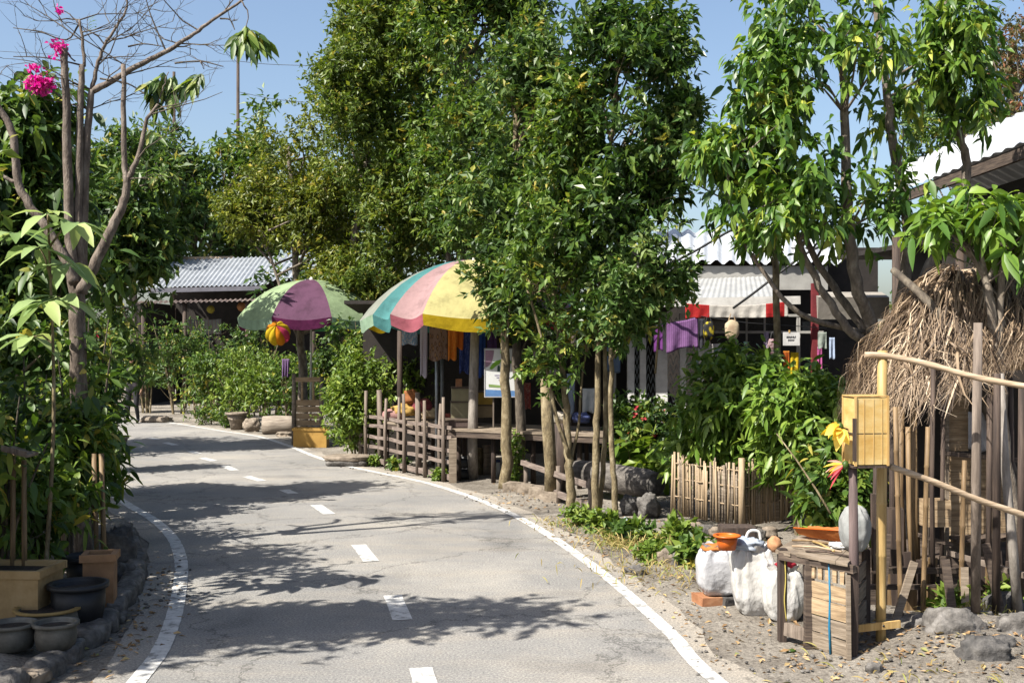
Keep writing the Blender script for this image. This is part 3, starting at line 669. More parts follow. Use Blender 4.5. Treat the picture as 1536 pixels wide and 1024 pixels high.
# trees behind the hedge
def big(label, px, Y, H, ells, n, mat, seed, r=.16, trunk_bend=0, **kw):
    b_ = V(((px - 768) / F * Y, Y, 0)); a = dict(per=8, ln=.2, wd=.42, twig=.4, droop=.4, branches=60, br=.05); a.update(kw)
    return tree(a.pop('name', 'broadleaf_tree'), label, 'tree', b_, [([b_ + V((0, 0, -.1)), b_ + V((trunk_bend * .4, .1, H * .4)), b_ + V((trunk_bend, 0, H))], r, r * .25)], ells, n, mat, seed, **a)
big('dark broadleaf tree behind the bare poles, cut by the picture edge', 5, 13.8, 4.6, [E(20, 330, 13.8, 110, 150, .4), E(30, 210, 13.9, 55, 80, .4), E(70, 470, 13.8, 70, 100, .4), E(-120, 300, 13.8, 110, 160, .4), E(10, 540, 13.4, 100, 120, .6)], 1700, lf_dark, 41, ln=.19, blade=True, bend=.4)
big('big dark tree whose drooping leaves hang before the roof corner', 60, 21.2, 6, [E(120, 350, 21.3, 100, 110, .7), E(195, 330, 21.3, 62, 100, .6), E(185, 440, 21.2, 50, 80, .5), E(60, 420, 21.1, 100, 160, .7), E(120, 520, 21, 80, 110, .6), E(160, 240, 21.3, 45, 50, .5), E(-120, 330, 21, 130, 150, .8)], 2200, lf_dark, 42, ln=.22, wd=.38, droop=.7)
big('roadside tree overhanging the bend near the viewer, casting leafy shade', -520, 6.8, 4.2, [(V((-4.25, 6.35, 4.2)), (1.3, .6, .6)), (V((-3.6, 6.4, 4.9)), (.8, .35, .4)), (V((-5.4, 6.2, 4.3)), (1.2, .7, .7)), (V((-5.4, 6.3, 2.9)), (1.1, .7, .9)), (V((-5.15, 5.6, 3.9)), (1.1, .45, .5))], 1350, lf_mid, 43, r=.1, ln=.17, twig=.3)
big('slim leafy tree beside the sapling at the picture edge', -180, 9.3, 3.6, [(V((-5.0, 8.9, 3.3)), (.85, .35, .5)), (V((-5.9, 8.8, 3.6)), (.9, .4, .6)), (V((-6.3, 9.5, 3.4)), (1.2, .8, 1.0)), (V((-6.6, 10.6, 3.0)), (1.0, .8, 1.0))], 700, lf_mid, 44, r=.07, ln=.15, twig=.26)
# far trees beyond the hut
big('rounded dark tree in a row behind the zinc roof, beside the first pole', 290, 44, 9, [E(280, 285, 44, 60, 95, 2), E(265, 230, 44, 34, 46, 1.4), E(300, 370, 43, 80, 70, 2)], 900, lf_dark, 51, ln=.32, twig=.6)
big('shaggy dark tree behind the middle of the zinc roof', 345, 45, 8, [E(340, 300, 45, 65, 90, 2), E(365, 260, 45, 40, 60, 1.4), E(400, 230, 45, 36, 60, 1.4), E(390, 350, 45, 80, 70, 2)], 1000, lf_mid, 52, ln=.32, twig=.6)
big('dark bushy tree behind the hedge, nearer the road bend', 200, 41, 8, [E(190, 300, 41, 60, 100, 2), E(215, 250, 41, 40, 50, 1.4), E(140, 330, 41, 90, 120, 2), E(60, 330, 41, 90, 140, 2)], 1100, lf_dark, 53, ln=.3, twig=.6)
# slim poles and their wires
for px, y0, lab in ((261, 108, 'slim bare utility pole rising behind the dark trees'), (357, 66, 'taller bare utility pole, behind the hanging leaf spray')):
    p = V(((px - 768) / F * 50, 50, 0)); t = thing('utility_pole', lab, 'pole', p)
    part('shaft', MB().tube([p, W(px, y0, 50)], [.10, .065], 8), wood_dark, t)
    part('crossarm', MB().beam(W(px - 4, y0 + 14, 50), W(px + 4, y0 + 14, 50), .08, .06), wood_dark, t)
def wire(label, pts, r, Y0, Y1=None):
    q = [W(a, b_, Y0 + ((Y1 or Y0) - Y0) * i / (len(pts) - 1)) for i, (a, b_) in enumerate(pts)]
    return tag(MB().tube(smooth_path(q, 8), r, 5, cap=False).build('overhead_cable', dark_metal), label, 'cable', 'overhead cables')
wire('thin overhead cable from the taller pole towards the tall trees', [(357, 92), (410, 97), (520, 100)], .012, 50, 47)
wire('lower overhead cable sagging from the taller pole into the olive tree', [(357, 138), (420, 150), (520, 158)], .012, 50, 47)
wire('faint overhead cable crossing between the two bare poles', [(-20, 76), (120, 84), (261, 92), (357, 92)], .010, 50, 50)
# ------------------------------------------------------------------ hut with the zinc roof at the far bend
def corrug(mb, A, B, C, D, pitch, amp, mi=0, nv=3, wave_along='u'):
    """corrugated sheet: A-B is the eave, D-C the ridge; ribs run from eave to ridge"""
    A, B, C, D = map(V, (A, B, C, D)); nrm = (B - A).cross(D - A).normalized(); n = max(8, int((B - A).length / pitch * 6))
    def fn(u, v):
        return A.lerp(B, u).lerp(D.lerp(C, u), v) + nrm * amp * math.sin(u * (B - A).length / pitch * 2 * math.pi)
    return mb.grid(fn, n, nv, mi)
def hut():
    Y = 37.0; p0 = W(210, 520, Y); p0.z = 0; t = thing('roadside_hut', 'open dark hut with ribbed zinc roof and a lower rusty awning', 'hut', W(340, 600, Y))
    z = lambda y, Y_=Y: CH - (y - 512) / F * Y_
    x = lambda px, Y_=Y: (px - 768) / F * Y_
    mb = MB(); corrug(mb, (x(226), Y, z(431)), (x(402), Y, z(427)), (x(432, 41.5), 41.5, z(384, 41.5)), (x(262, 41.5), 41.5, z(389, 41.5)), .15, .028); part('roof', mb, zinc, t)
    mb = MB(); corrug(mb, (x(396), Y - .4, z(421)), (x(505), Y - .4, z(421)), (x(520, 41), 41, z(372, 41)), (x(430, 41), 41, z(380, 41)), .21, .035); part('roof', mb, zinc, t)
    part('ridge_cap', MB().tube([V((x(258, 41.5), 41.5, z(388, 41.5))), V((x(350, 41.5), 41.5, z(387, 41.5)))], .07, 8), bamboo_g, t)
    mb = MB(); mb.beam((x(222), Y - .02, z(436)), (x(396), Y - .02, z(432)), .06, .14); part('fascia', mb, surf('blue_grey_board', (.16, .16, .19), bump=.1), t)
    mb = MB(); corrug(mb, (x(204, 35.6), 35.6, z(455, 35.6)), (x(420, 35.6), 35.6, z(450, 35.6)), (x(420), Y, z(447)), (x(210), Y, z(452)), .16, .025); part('awning', mb, rust, t)
    for px in (215, 277, 371, 470):
        part('post', MB().tube([V((x(px, 35.8), 35.8, -.1)), V((x(px, 35.8), 35.8, z(452, 35.8)))], .07, 8), wood_dark if px != 371 else surf('plum_post', (.13, .075, .075)), t)
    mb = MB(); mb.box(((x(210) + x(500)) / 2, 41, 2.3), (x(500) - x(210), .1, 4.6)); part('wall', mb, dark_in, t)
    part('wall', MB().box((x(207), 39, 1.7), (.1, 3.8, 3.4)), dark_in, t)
    mb = MB(); mb.box(((x(240) + x(350)) / 2, 36.2, z(493, 36.2)), (x(350) - x(240), .05, .05)); part('rail', mb, wood_dark, t)
    return t
hut()
def lantern(label, px, py, Y, r, c, y_top):
    p = W(px, py, Y); t = thing('paper_lantern', label, 'lantern', p - V((0, 0, r)), 'paper lanterns hung along the hut eave')
    mb = MB(); mb.lathe([(.03, -r), (r * .6, -r * .82), (r * .95, -r * .35), (r, 0), (r * .95, r * .35), (r * .6, r * .82), (.03, r)], p, 16); part('shade', mb, c, t)
    part('cord', MB().tube([p + V((0, 0, r * .95)), W(px, y_top, Y)], .008, 5), dark_metal, t)
lan_y = cloth('yellow_paper', (.50, .40, .07), .35); lan_p = cloth('peach_paper', (.60, .28, .12), .35)
lantern('round yellow paper lantern under the rusty awning of the hut', 316, 464, 36, .125, lan_y, 449)
lantern('peach coloured paper lantern by the pale green parasol', 362, 460, 36, .14, lan_p, 447)

def cloth_piece(name, label, cat, p0, p1, drop, mat, seed, folds=3, amp=.03, group=None, nu=22, nv=14, taper=0.0, depth=.0):
    """fabric hung by its top edge from p0 to p1"""
    p0, p1 = V(p0), V(p1); d = (p1 - p0); nrm = V((-d.y, d.x, 0)).normalized(); random.seed(seed); ph = random.uniform(0, 6)
    def fn(u, v):
        k = v ** .8; s = .5 + (u - .5) * (1 - taper * v)
        p = p0 + d * s + V((0, 0, -drop * v * (1 + .04 * math.sin(u * 7 + ph)) - .03 * d.length * math.sin(math.pi * u) * (1 - v)))
        return p + nrm * (amp * k * math.sin(u * folds * 6.28 + ph + v * 1.2) + amp * .6 * k * noise.noise(V((u * 5, v * 3, seed))))
    mb = MB().grid(fn, nu, nv); mb2 = MB()
    for i, v_ in enumerate(mb.v): pass
    o = mb.build(name, mat)
    if label: tag(o, label, cat, group)
    md = o.modifiers.new('thick', 'SOLIDIFY'); md.thickness = .004
    return o
cloth_piece('hanging_cloth', 'faded brown and blue cloths strung across the hut opening', 'cloth', W(280, 478, 36.1), W(332, 478, 36.1), .5, cloth('faded_panel', (.20, .15, .12), .1, (.12, .17, .22), 3, 'stripe', (.22, .20, .15)), 2, amp=.02)
cloth_piece('hanging_cloth', 'small deep blue cloth hanging low in the dark hut', 'cloth', W(306, 494, 36.3), W(316, 494, 36.3), .35, cloth('deep_blue', (.02, .03, .22)), 3)
cloth_piece('hanging_cloth', 'violet and white striped scarf hanging behind the carved chair', 'scarf', W(423, 538, 26.5), W(434, 538, 26.5), .42, cloth('violet_stripe', (.13, .06, .18), .1, (.3, .27, .32), 5, 'stripe'), 4)

# ------------------------------------------------------------------ market parasols
def parasol(label, px, Y, ztop, zrim, rad, cols, valcols, angs, scallop=.1, ppx=None, pole=.022):
    n = len(cols); c = V(((px - 768) / F * Y, Y, 0)); b_ = V((((ppx or px) - 768) / F * Y, Y, 0)); t = thing('market_parasol', label, 'parasol', b_, 'market parasols shading the stalls')
    H = ztop - zrim; mb = MB(); mv = MB(); rings = 9; sub = 8
    def pt(a, q, k):
        """q 0..1 from top to rim, k 0..1 across the panel"""
        sag = math.sin(math.pi * k) * q
        r = rad * math.sin(q * .92) / math.sin(.92) * (1 - .06 * sag)
        z = zrim + H * (math.cos(q * .92) - math.cos(.92)) / (1 - math.cos(.92)) - .085 * sag * H
        return c + V((math.cos(a) * r, math.sin(a) * r, z))
    for s in range(n):
        A0, AW = R(angs[s]), R((angs[(s + 1) % n] - angs[s]) % 360)
        mb.grid(lambda u, v: pt(A0 + u * AW, .02 + .98 * v, u), sub, rings, cols[s])
        def val(u, v):
            p = pt(A0 + u * AW, 1, u); dr = V((p.x - c.x, p.y - c.y, 0)).normalized()
            return p + dr * (.004 - .03 * v + .012 * math.sin(u * 9 + s) * v) + V((0, 0, -v * .19 * (1 - scallop * 1.4 + scallop * 1.6 * math.sin(math.pi * u))))
        mv.grid(val, sub, 3, valcols[s])
    part('canopy', mb, PAR, t); part('valance', mv, PAR, t)
    for s in range(n):
        A0 = R(angs[s])
        part('rib', MB().tube([pt(A0, q, 0) - V((0, 0, .015)) for q in (.03, .35, .7, 1)], .007, 4), grey_metal, t)
    part('pole', MB().tube([b_ + V((0, 0, -.05)), c.lerp(b_, .1) + V((0, 0, ztop))], pole, 10), paint_w, t)
    part('finial', MB().lathe([(.0, .06), (.03, .045), (.04, .01), (.05, -.01)], c + V((0, 0, ztop)), 10), paint_w, t)
    return t
PAR = [cloth('parasol_pale_green', (.34, .45, .25), .28), cloth('parasol_plum', (.125, .055, .10), .2), cloth('parasol_green', (.16, .50, .20), .35), cloth('parasol_lemon', (.54, .49, .22), .28), cloth('parasol_pink', (.42, .27, .27), .25),
       cloth('parasol_teal', (.09, .27, .27), .3), cloth('parasol_offwhite', (.32, .34, .29), .3), cloth('parasol_red', (.52, .05, .06), .3), cloth('parasol_yellow', (.66, .46, .02), .35), cloth('parasol_mint', (.36, .52, .36), .3), cloth('parasol_rose', (.50, .15, .19), .3), cloth('parasol_deep_plum', (.13, .02, .08), .15)]
parasol('pale green and plum market parasol near the zinc roofed hut', 467, 23.6, 3.38, 2.58, 1.52, [0, 1, 0, 1, 3, 1, 0, 1], [9, 11, 9, 11, 8, 2, 9, 11], [-155 + 45 * i for i in range(8)], ppx=466)
parasol('large yellow, pink, teal and white striped parasol over the textile stall', 712, 18.2, 3.40, 2.50, 1.93, [6, 5, 4, 3, 4, 5, 6, 3, 4, 5, 3], [9, 5, 10, 8, 7, 5, 9, 8, 7, 5, 8], [-197, -140, -128, -111, -64, -36, 0, 36, 72, 108, 142], ppx=706)
# colourful paper ball under the far parasol
def paper_ball():
    Y = 22.2; p = W(417, 500, Y); r = .25; t = thing('paper_ball', 'large yellow, orange and pink paper ball hanging beside the pale green parasol', 'ornament', p - V((0, 0, r)))
    cs = [cloth('ball_yellow', (.72, .50, .02), .3), cloth('ball_orange', (.68, .25, .01), .3), cloth('ball_pink', (.62, .06, .14), .3)]
    for s in range(8):
        mb = MB(); a0 = s * math.pi / 4
        def fn(u, v):
            a = a0 + u * math.pi / 4; th = .08 + (math.pi - .16) * v; k = r * (1 - .12 * (1 - math.sin(math.pi * u)))
            q = Matrix.Rotation(.9, 3, 'X') @ V((math.sin(th) * math.cos(a), math.sin(th) * math.sin(a), math.cos(th)))
            return p + q * k
        mb.grid(fn, 6, 12); part('panel', mb, cs[(0, 0, 1, 1, 0, 0, 1, 2)[s]], t)
    part('cord', MB().tube([p + V((0, 0, r * .9)), W(417, 470, Y)], .006, 5), dark_metal, t)
paper_ball()

# ------------------------------------------------------------------ far verge: shrubs, logs, rails
far = 'shrubs lining the far verge below the hut'
FV = [(222, 632, 2.6, 2.6, 33.5, 'pale viny shrub climbing beside the walking person', lf_mid), (268, 634, 2.9, 2.0, 33, 'tall thin shrub climbing the hut post', lf_dark), (300, 638, 1.7, 1.6, 31, 'rounded shrub behind the low rails, next to the climbing shrub', lf_mid),
      (328, 638, 1.9, 1.6, 30, 'bushy shrub below the yellow lantern', lf_mid), (362, 642, 2.0, 1.7, 28.6, 'bright shrub between the terracotta bowl and the hut', lf_lime), (405, 645, 1.8, 1.7, 27.6, 'leafy shrub behind the grey log planter', lf_lime),
      (436, 648, 1.7, 1.2, 27, 'shrub squeezed behind the carved chair', lf_mid), (385, 630, 2.6, 2.4, 32, 'dark shrub in the shade under the hut awning', lf_dark), (320, 628, 2.8, 2.4, 34.5, 'dark climbing shrub filling the hut front', lf_dark)]
for i, (px, py, h, w_, Y, lab, mt) in enumerate(FV):
    p = V(((px - 768) / F * Y, Y, 0)); bush('verge_shrub', lab, 'shrub', p, h, w_, 330, mt, 200 + i, group=far, ln=.12, wd=.45, twig=.22, per=8, d=1.2)
for i, (px, py, h, w_, lab) in enumerate([(310, 637, .45, 1.5, 'low ground plants in front of the broken rails'), (345, 641, .4, .8, 'low tuft of plants left of the terracotta bowl'.replace('left of', 'beside'))]):
    bush('ground_plant', lab, 'plant', G(px, py), h, w_, 130, lf_mid, 220 + i, ln=.09, wd=.5, twig=.12, d=.6, low=.02)
def rail_fence(name, label, posts, rails, r=.035, rr=.025, mat=wood_rail, pm=wood_grey):
    t = thing(name, label, 'fence', (posts[0][0][0], posts[0][0][1], 0))
    for a, b_ in posts: part('post', MB().tube([a, V(a).lerp(V(b_), .5) + V((.008, 0, 0)), b_], [r, r * .93, r * .85], 7, wob=.1), pm, t)
    for a, b_ in rails: part('rail', MB().beam(a, b_, rr, rr * 2.4, j=.008), mat, t)
    return t
Yf = 31.5; X_ = lambda px, Y: (px - 768) / F * Y
ps = [300, 333, 366, 400]
rail_fence('rail_fence', 'low broken rail fence under the far shrubs', [(V((X_(px, Yf - i * .5), Yf - i * .5, -.05)), V((X_(px, Yf - i * .5), Yf - i * .5, .75))) for i, px in enumerate(ps)],
           [(V((X_(298, Yf) , Yf - .05, z)), V((X_(402, Yf - 1.5), Yf - 1.55, z + .02))) for z in (.22, .55)])
rail_fence('rail_fence', 'short rail fence behind the walking person', [(V((X_(px, 33.6), 33.6, -.05)), V((X_(px, 33.6), 33.6, .8))) for px in (170, 190, 214)], [(V((X_(168, 33.5), 33.5, z)), V((X_(218, 33.5), 33.5, z))) for z in (.25, .58)])
bowl = G(352, 646)
round_pot('tilted terracotta bowl on the far verge', 352, 645, 32, 26, stone_tan, z=0, bot=.55, name='clay_bowl', cat='bowl')
rock('sandy rock beside the terracotta bowl', 376, 648, 24, 22, 33, stone_tan)
rock('flat grey rock at the far road edge near the person', 232, 634, 44, 11, 34, stone_tan, dy=.5)
rock('small pale rock at the foot of the log planter', 425, 655, 24, 8, 35, stone_tan)
p = G(416, 652); t = thing('log_planter', 'thick grey log planter lying beside the carved chair', 'log', p)
a, b_ = p + V((-.38, .25, .2)), p + V((.45, .3, .2))
part('log', MB().tube([a, a.lerp(b_, .3), a.lerp(b_, .7), b_], [.2, .22, .21, .2], 16, wob=.03), surf('grey_log', (.30, .25, .20), (.14, .11, .09), (.4, .35, .29), **WOODH), t)
part('cut_end', MB().lathe([(0, 0), (.17, .0), (.205, -.012)], b_ + V((.012, 0, 0)), 16, rot=Matrix.Rotation(R(90), 3, 'Y')), wood_plank_g, t)

# person walking at the bend, mostly behind leaves
def person():
    f = G(199, 635); b_ = V((f.x, f.y, 0)); t = thing('person', 'person in dark clothes walking at the far bend, half hidden by leaves', 'person', b_)
    vs, es, rd_ = [], [], []
    def add(p, r, par=None):
        vs.append(b_ + V(p)); rd_.append(r); i = len(vs) - 1
        if par is not None: es.append((par, i))
        return i
    pel = add((0, 0, .95), .15); ch = add((0, .01, 1.22), .155, pel); sh = add((0, .02, 1.42), .13, ch); nk = add((0, .01, 1.50), .058, sh); hd = add((0, -.01, 1.60), .09, nk); tp = add((0, 0, 1.68), .075, hd)
    for s in (-1, 1):
        hp = add((s * .1, 0, .88), .095, pel); kn = add((s * .115, -.05 * s - .03, .50), .065, hp); an = add((s * .12, .07 * s, .09), .043, kn); add((s * .135, .07 * s - .16, .03), .035, an)
        so_ = add((s * .19, .02, 1.40), .06, sh); el = add((s * .25, .05 * s, 1.13), .045, so_); wr = add((s * .26, -.06 * s - .05, .89), .03, el); pm = add((s * .262, -.06 * s - .07, .82), .034, wr)
        for k in range(4):
            f1 = add((s * .262, -.06 * s - .045 - .018 * k, .75 - .006 * (k in (1, 2))), .009, pm); add((s * .25, -.06 * s - .05 - .018 * k, .71 - .01 * (k in (1, 2))), .008, f1)
        th = add((s * .245, -.06 * s - .11, .79), .010, pm); add((s * .235, -.06 * s - .125, .75), .009, th)
    me = bpy.data.meshes.new('body'); me.from_pydata([tuple(v - b_) for v in vs], es, []); o = bpy.data.objects.new('body', me); COL.objects.link(o)
    md = o.modifiers.new('s', 'SKIN')
    for i, r in enumerate(rd_): me.skin_vertices[0].data[i].radius = (r, r)
    me.skin_vertices[0].data[0].use_root = True
    o.modifiers.new('u', 'SUBSURF').levels = 2; o.modifiers['u'].render_levels = 2
    dg = bpy.context.evaluated_depsgraph_get(); dg.update(); m2 = bpy.data.meshes.new_from_object(o.evaluated_get(dg)); bpy.data.objects.remove(o)
    skin = surf('skin', (.30, .17, .11), bump=0); shirt = surf('dark_shirt', (.06, .05, .06), bump=.2); trou = surf('black_trousers', (.02, .02, .025), bump=.2); shoe = surf('dark_shoe', (.03, .02, .018), bump=0)
    m2.materials.clear()
    for m_ in (skin, shirt, trou, shoe): m2.materials.append(m_)
    for pl in m2.polygons:
        c = pl.center; pl.use_smooth = True
        pl.material_index = 3 if c.z < .085 else (2 if c.z < .96 and abs(c.x) < .21 else (1 if c.z < 1.47 and (c.z > 1.0 or abs(c.x) < .2) else 0))
    ob = bpy.data.objects.new('body', m2); COL.objects.link(ob); ob.parent = t
    hair = MB().blob(b_ + V((0, .015, 1.655)), (.098, .105, .095), 3, 14, 10, .08); part('hair', hair, black_pl, t)
    fc = MB().blob(b_ + V((0, -.105, 1.60)), (.016, .022, .026), 1, 8, 6, .0); part('nose', fc, skin, t)
    for s in (-1, 1):
        part('eye', MB().blob(b_ + V((s * .033, -.09, 1.625)), (.013, .008, .008), 1, 8, 6, 0), dark_metal, t); part('ear', MB().blob(b_ + V((s * .092, .0, 1.605)), (.013, .025, .034), 1, 8, 6, 0), skin, t)
person()

# carved chair stand with a tan box before it
p = G(462, 668); Y = p.y; t = thing('carved_chair', 'tall pale wooden chair with slatted back behind the tan box', 'chair', G(460, 662))
xx = lambda px: X_(px, Y + .15)
zz = lambda py: CH - (py - 512) / F * (Y + .15)
part('post', MB().tube([V((xx(441), Y + .15, -.03)), V((xx(441), Y + .15, zz(560)))], [.05, .045], 8, wob=.1), wood_plank_g, t)
part('post', MB().tube([V((xx(482), Y + .15, -.03)), V((xx(482), Y + .15, zz(566)))], [.045, .04], 8, wob=.1), wood_plank_g, t)
part('top_rail', MB().beam((xx(443), Y + .15, zz(569)), (xx(482), Y + .15, zz(569)), .06, .09, j=.006), wood_plank, t)
for i, py in enumerate((604, 614, 624, 634)):
    part('slat', MB().beam((xx(444), Y + .16, zz(py)), (xx(480), Y + .16, zz(py)), .03, .115, j=.004), wood_plank, t)
for px in (453, 470): part('spindle', MB().tube([V((xx(px), Y + .16, zz(600))), V((xx(px), Y + .16, zz(570)))], .025, 8), wood_plank, t)
part('seat', MB().box((xx(462), Y - .02, .33), (.52, .36, .05), j=.005), wood_plank_g, t)
t = box_planter('tan wooden box standing at the road edge before the carved chair', 465, 671, 50, 29, surf('ochre_board', (.50, .30, .075), (.36, .20, .045), scale=3, bump=.1), z=0, dep=.3, rot=-.03)
sh = 'sunlit shrub bushing over the road between the chair and the picket fence'
bush('bright_shrub', sh, 'shrub', G(538, 690), 1.95, 1.35, 900, lf_lime, 301, ln=.10, wd=.5, twig=.2, per=9, d=1.1, low=.05)
bush('bright_shrub', 'yellowish shrub rising behind the picket fence', 'shrub', G(592, 688) + V((0, 1.2, 0)), 2.0, 1.5, 700, lf_lime, 302, ln=.10, wd=.5, twig=.2, per=9, d=.9, low=.3)
bush('bright_shrub', 'dark shrub in the shade under the pale green parasol', 'shrub', G(500, 660) + V((0, 1.5, 0)), 2.3, 1.8, 500, lf_dark, 303, ln=.11, wd=.5, twig=.2, per=8, d=.9)
bush('bright_shrub', 'dark leafy shrub between the two parasols', 'shrub', W(560, 600, 22.5) * 1.0 + V((0, 0, -W(560, 600, 22.5).z)), 2.6, 2.2, 600, lf_dark, 304, ln=.11, wd=.5, twig=.2, per=8, d=.9)
p = G(517, 700); t = thing('stone_slab', 'flat layered stone slab lying where the shrub meets the road', 'slab', p)
part('top_slab', MB().blob(p + V((0, .25, .13)), (.39, .30, .05), 4, 26, 11, .16, 1.6, sq=.55, fine=.05), stone_tan, t); part('base_slab', MB().blob(p + V((.02, .24, .05)), (.36, .28, .075), 9, 26, 11, .18, 1.6, sq=.55, fine=.06), stone, t)
# ------------------------------------------------------------------ lattice picket fence round the textile stall
def fence_lattice():
    a, b_ = G(540, 692), G(676, 724); t = thing('picket_fence', 'weathered picket fence with woven rails in front of the textile stall', 'fence', a); random.seed(7)
    d = (b_ - a); nrm = V((-d.y, d.x, 0)).normalized()
    ts = [0, .11, .24, .35, .45, .56, .67, .78, .885, .96]
    for i, k in enumerate(ts):
        p = a + d * k; big_ = i in (2, 6); h = 1.22 + random.uniform(-.08, .06) + (.12 if big_ else 0); r = .05 if big_ else .031
        off = nrm * (-.05 if i % 2 else .02)
        part('picket', MB().tube([p + off + V((0, 0, -.05)), p + off + V((random.uniform(-.012, .012), 0, h * .5)), p + off + V((random.uniform(-.02, .02), 0, h))], [r, r * .95, r * .8], 8, wob=.12), wood_grey, t)
    part('corner_post', MB().box(b_ + V((.03, 0, .31)), (.11, .11, .70), j=.006), wood_plank_g, t)
    for z in (.1, .29, .48, .66, .82):
        s = random.uniform(-.02, .02); q = [a + d * k + V((0, 0, z + s + random.uniform(-.012, .012))) + nrm * (.015 * math.sin(k * 21)) for k in np.linspace(-.02, 1, 9)]
        mb = MB()
        for i in range(8): mb.beam(q[i], q[i + 1] + (q[i + 1] - q[i]) * .02, .02, .055 if z > .15 else .085)
        part('rail', mb, wood_rail, t)
fence_lattice()
def board_table(name, label, pts, z, th, mat, legs, lh=None, gap=True):
    t = thing(name, label, 'table', (pts[0][0], pts[0][1], 0)); a, b_, c, d = [V((p[0], p[1], z)) for p in pts]; n = 6
    mb = MB()
    for i in range(n):
        u, u2 = i / n, (i + .94) / n; q = [a.lerp(d, u), b_.lerp(c, u), b_.lerp(c, u2), a.lerp(d, u2)]; o = len(mb.v); jz = random.uniform(-.004, .004)
        mb.add([p + V((0, 0, jz)) for p in q] + [p + V((0, 0, jz - th)) for p in q], [(0, 1, 2, 3), (7, 6, 5, 4), (0, 4, 5, 1), (1, 5, 6, 2), (2, 6, 7, 3), (3, 7, 4, 0)])
    part('plank_top', mb, mat, t)
    for x, y in legs: part('leg', MB().tube([V((x, y, -.05)), V((x, y, z - th))], .04, 7, wob=.1), wood_dark, t)
    part('front_rail', MB().beam(a + V((0, .03, -th - .05)), b_ + V((0, .03, -th - .05)), .03, .08), wood_darkh, t)
    return t
Ya = 17.0; tl, tr_ = (X_(672, Ya), Ya), (X_(905, 15.9), 15.9)
board_table('stall_table', 'long dark plank table of the textile stall behind the tree trunks', [tl, tr_, (tr_[0] + .2, tr_[1] + 1.3), (tl[0] + .1, tl[1] + 1.3)], .80, .035, wood_plank_g, [(tl[0] + .15, Ya + .1), (X_(740, 16.8), 16.9), (X_(800, 16.5), 16.6), (X_(870, 16.2), 16.3), (tl[0] + .2, Ya + 1.1), (X_(880, 17.2), 17.2)])
board_table('stall_table', 'low grey counter heaped with goods behind the picket fence', [(X_(575, 18.9), 18.9), (X_(670, 17.7), 17.7), (X_(690, 18.7), 18.7), (X_(600, 19.8), 19.8)], .78, .04, wood_plank_g, [(X_(580, 19), 19), (X_(665, 17.8), 17.9), (X_(650, 19.2), 19.2)])
# dark backing of the stall: a plank shed
p = V((X_(640, 20.6), 20.6, 0)); t = thing('stall_shed', 'dark open shed at the back of the textile stall', 'shed', p)
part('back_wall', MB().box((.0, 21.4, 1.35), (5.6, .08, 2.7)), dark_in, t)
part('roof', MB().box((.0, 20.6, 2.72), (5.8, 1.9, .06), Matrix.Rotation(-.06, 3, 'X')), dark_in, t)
for px in (600, 775, 860): part('post', MB().tube([V((X_(px, 19.9), 19.9, -.05)), V((X_(px, 19.9), 19.9, 2.65))], .05, 8), wood_dark, t)
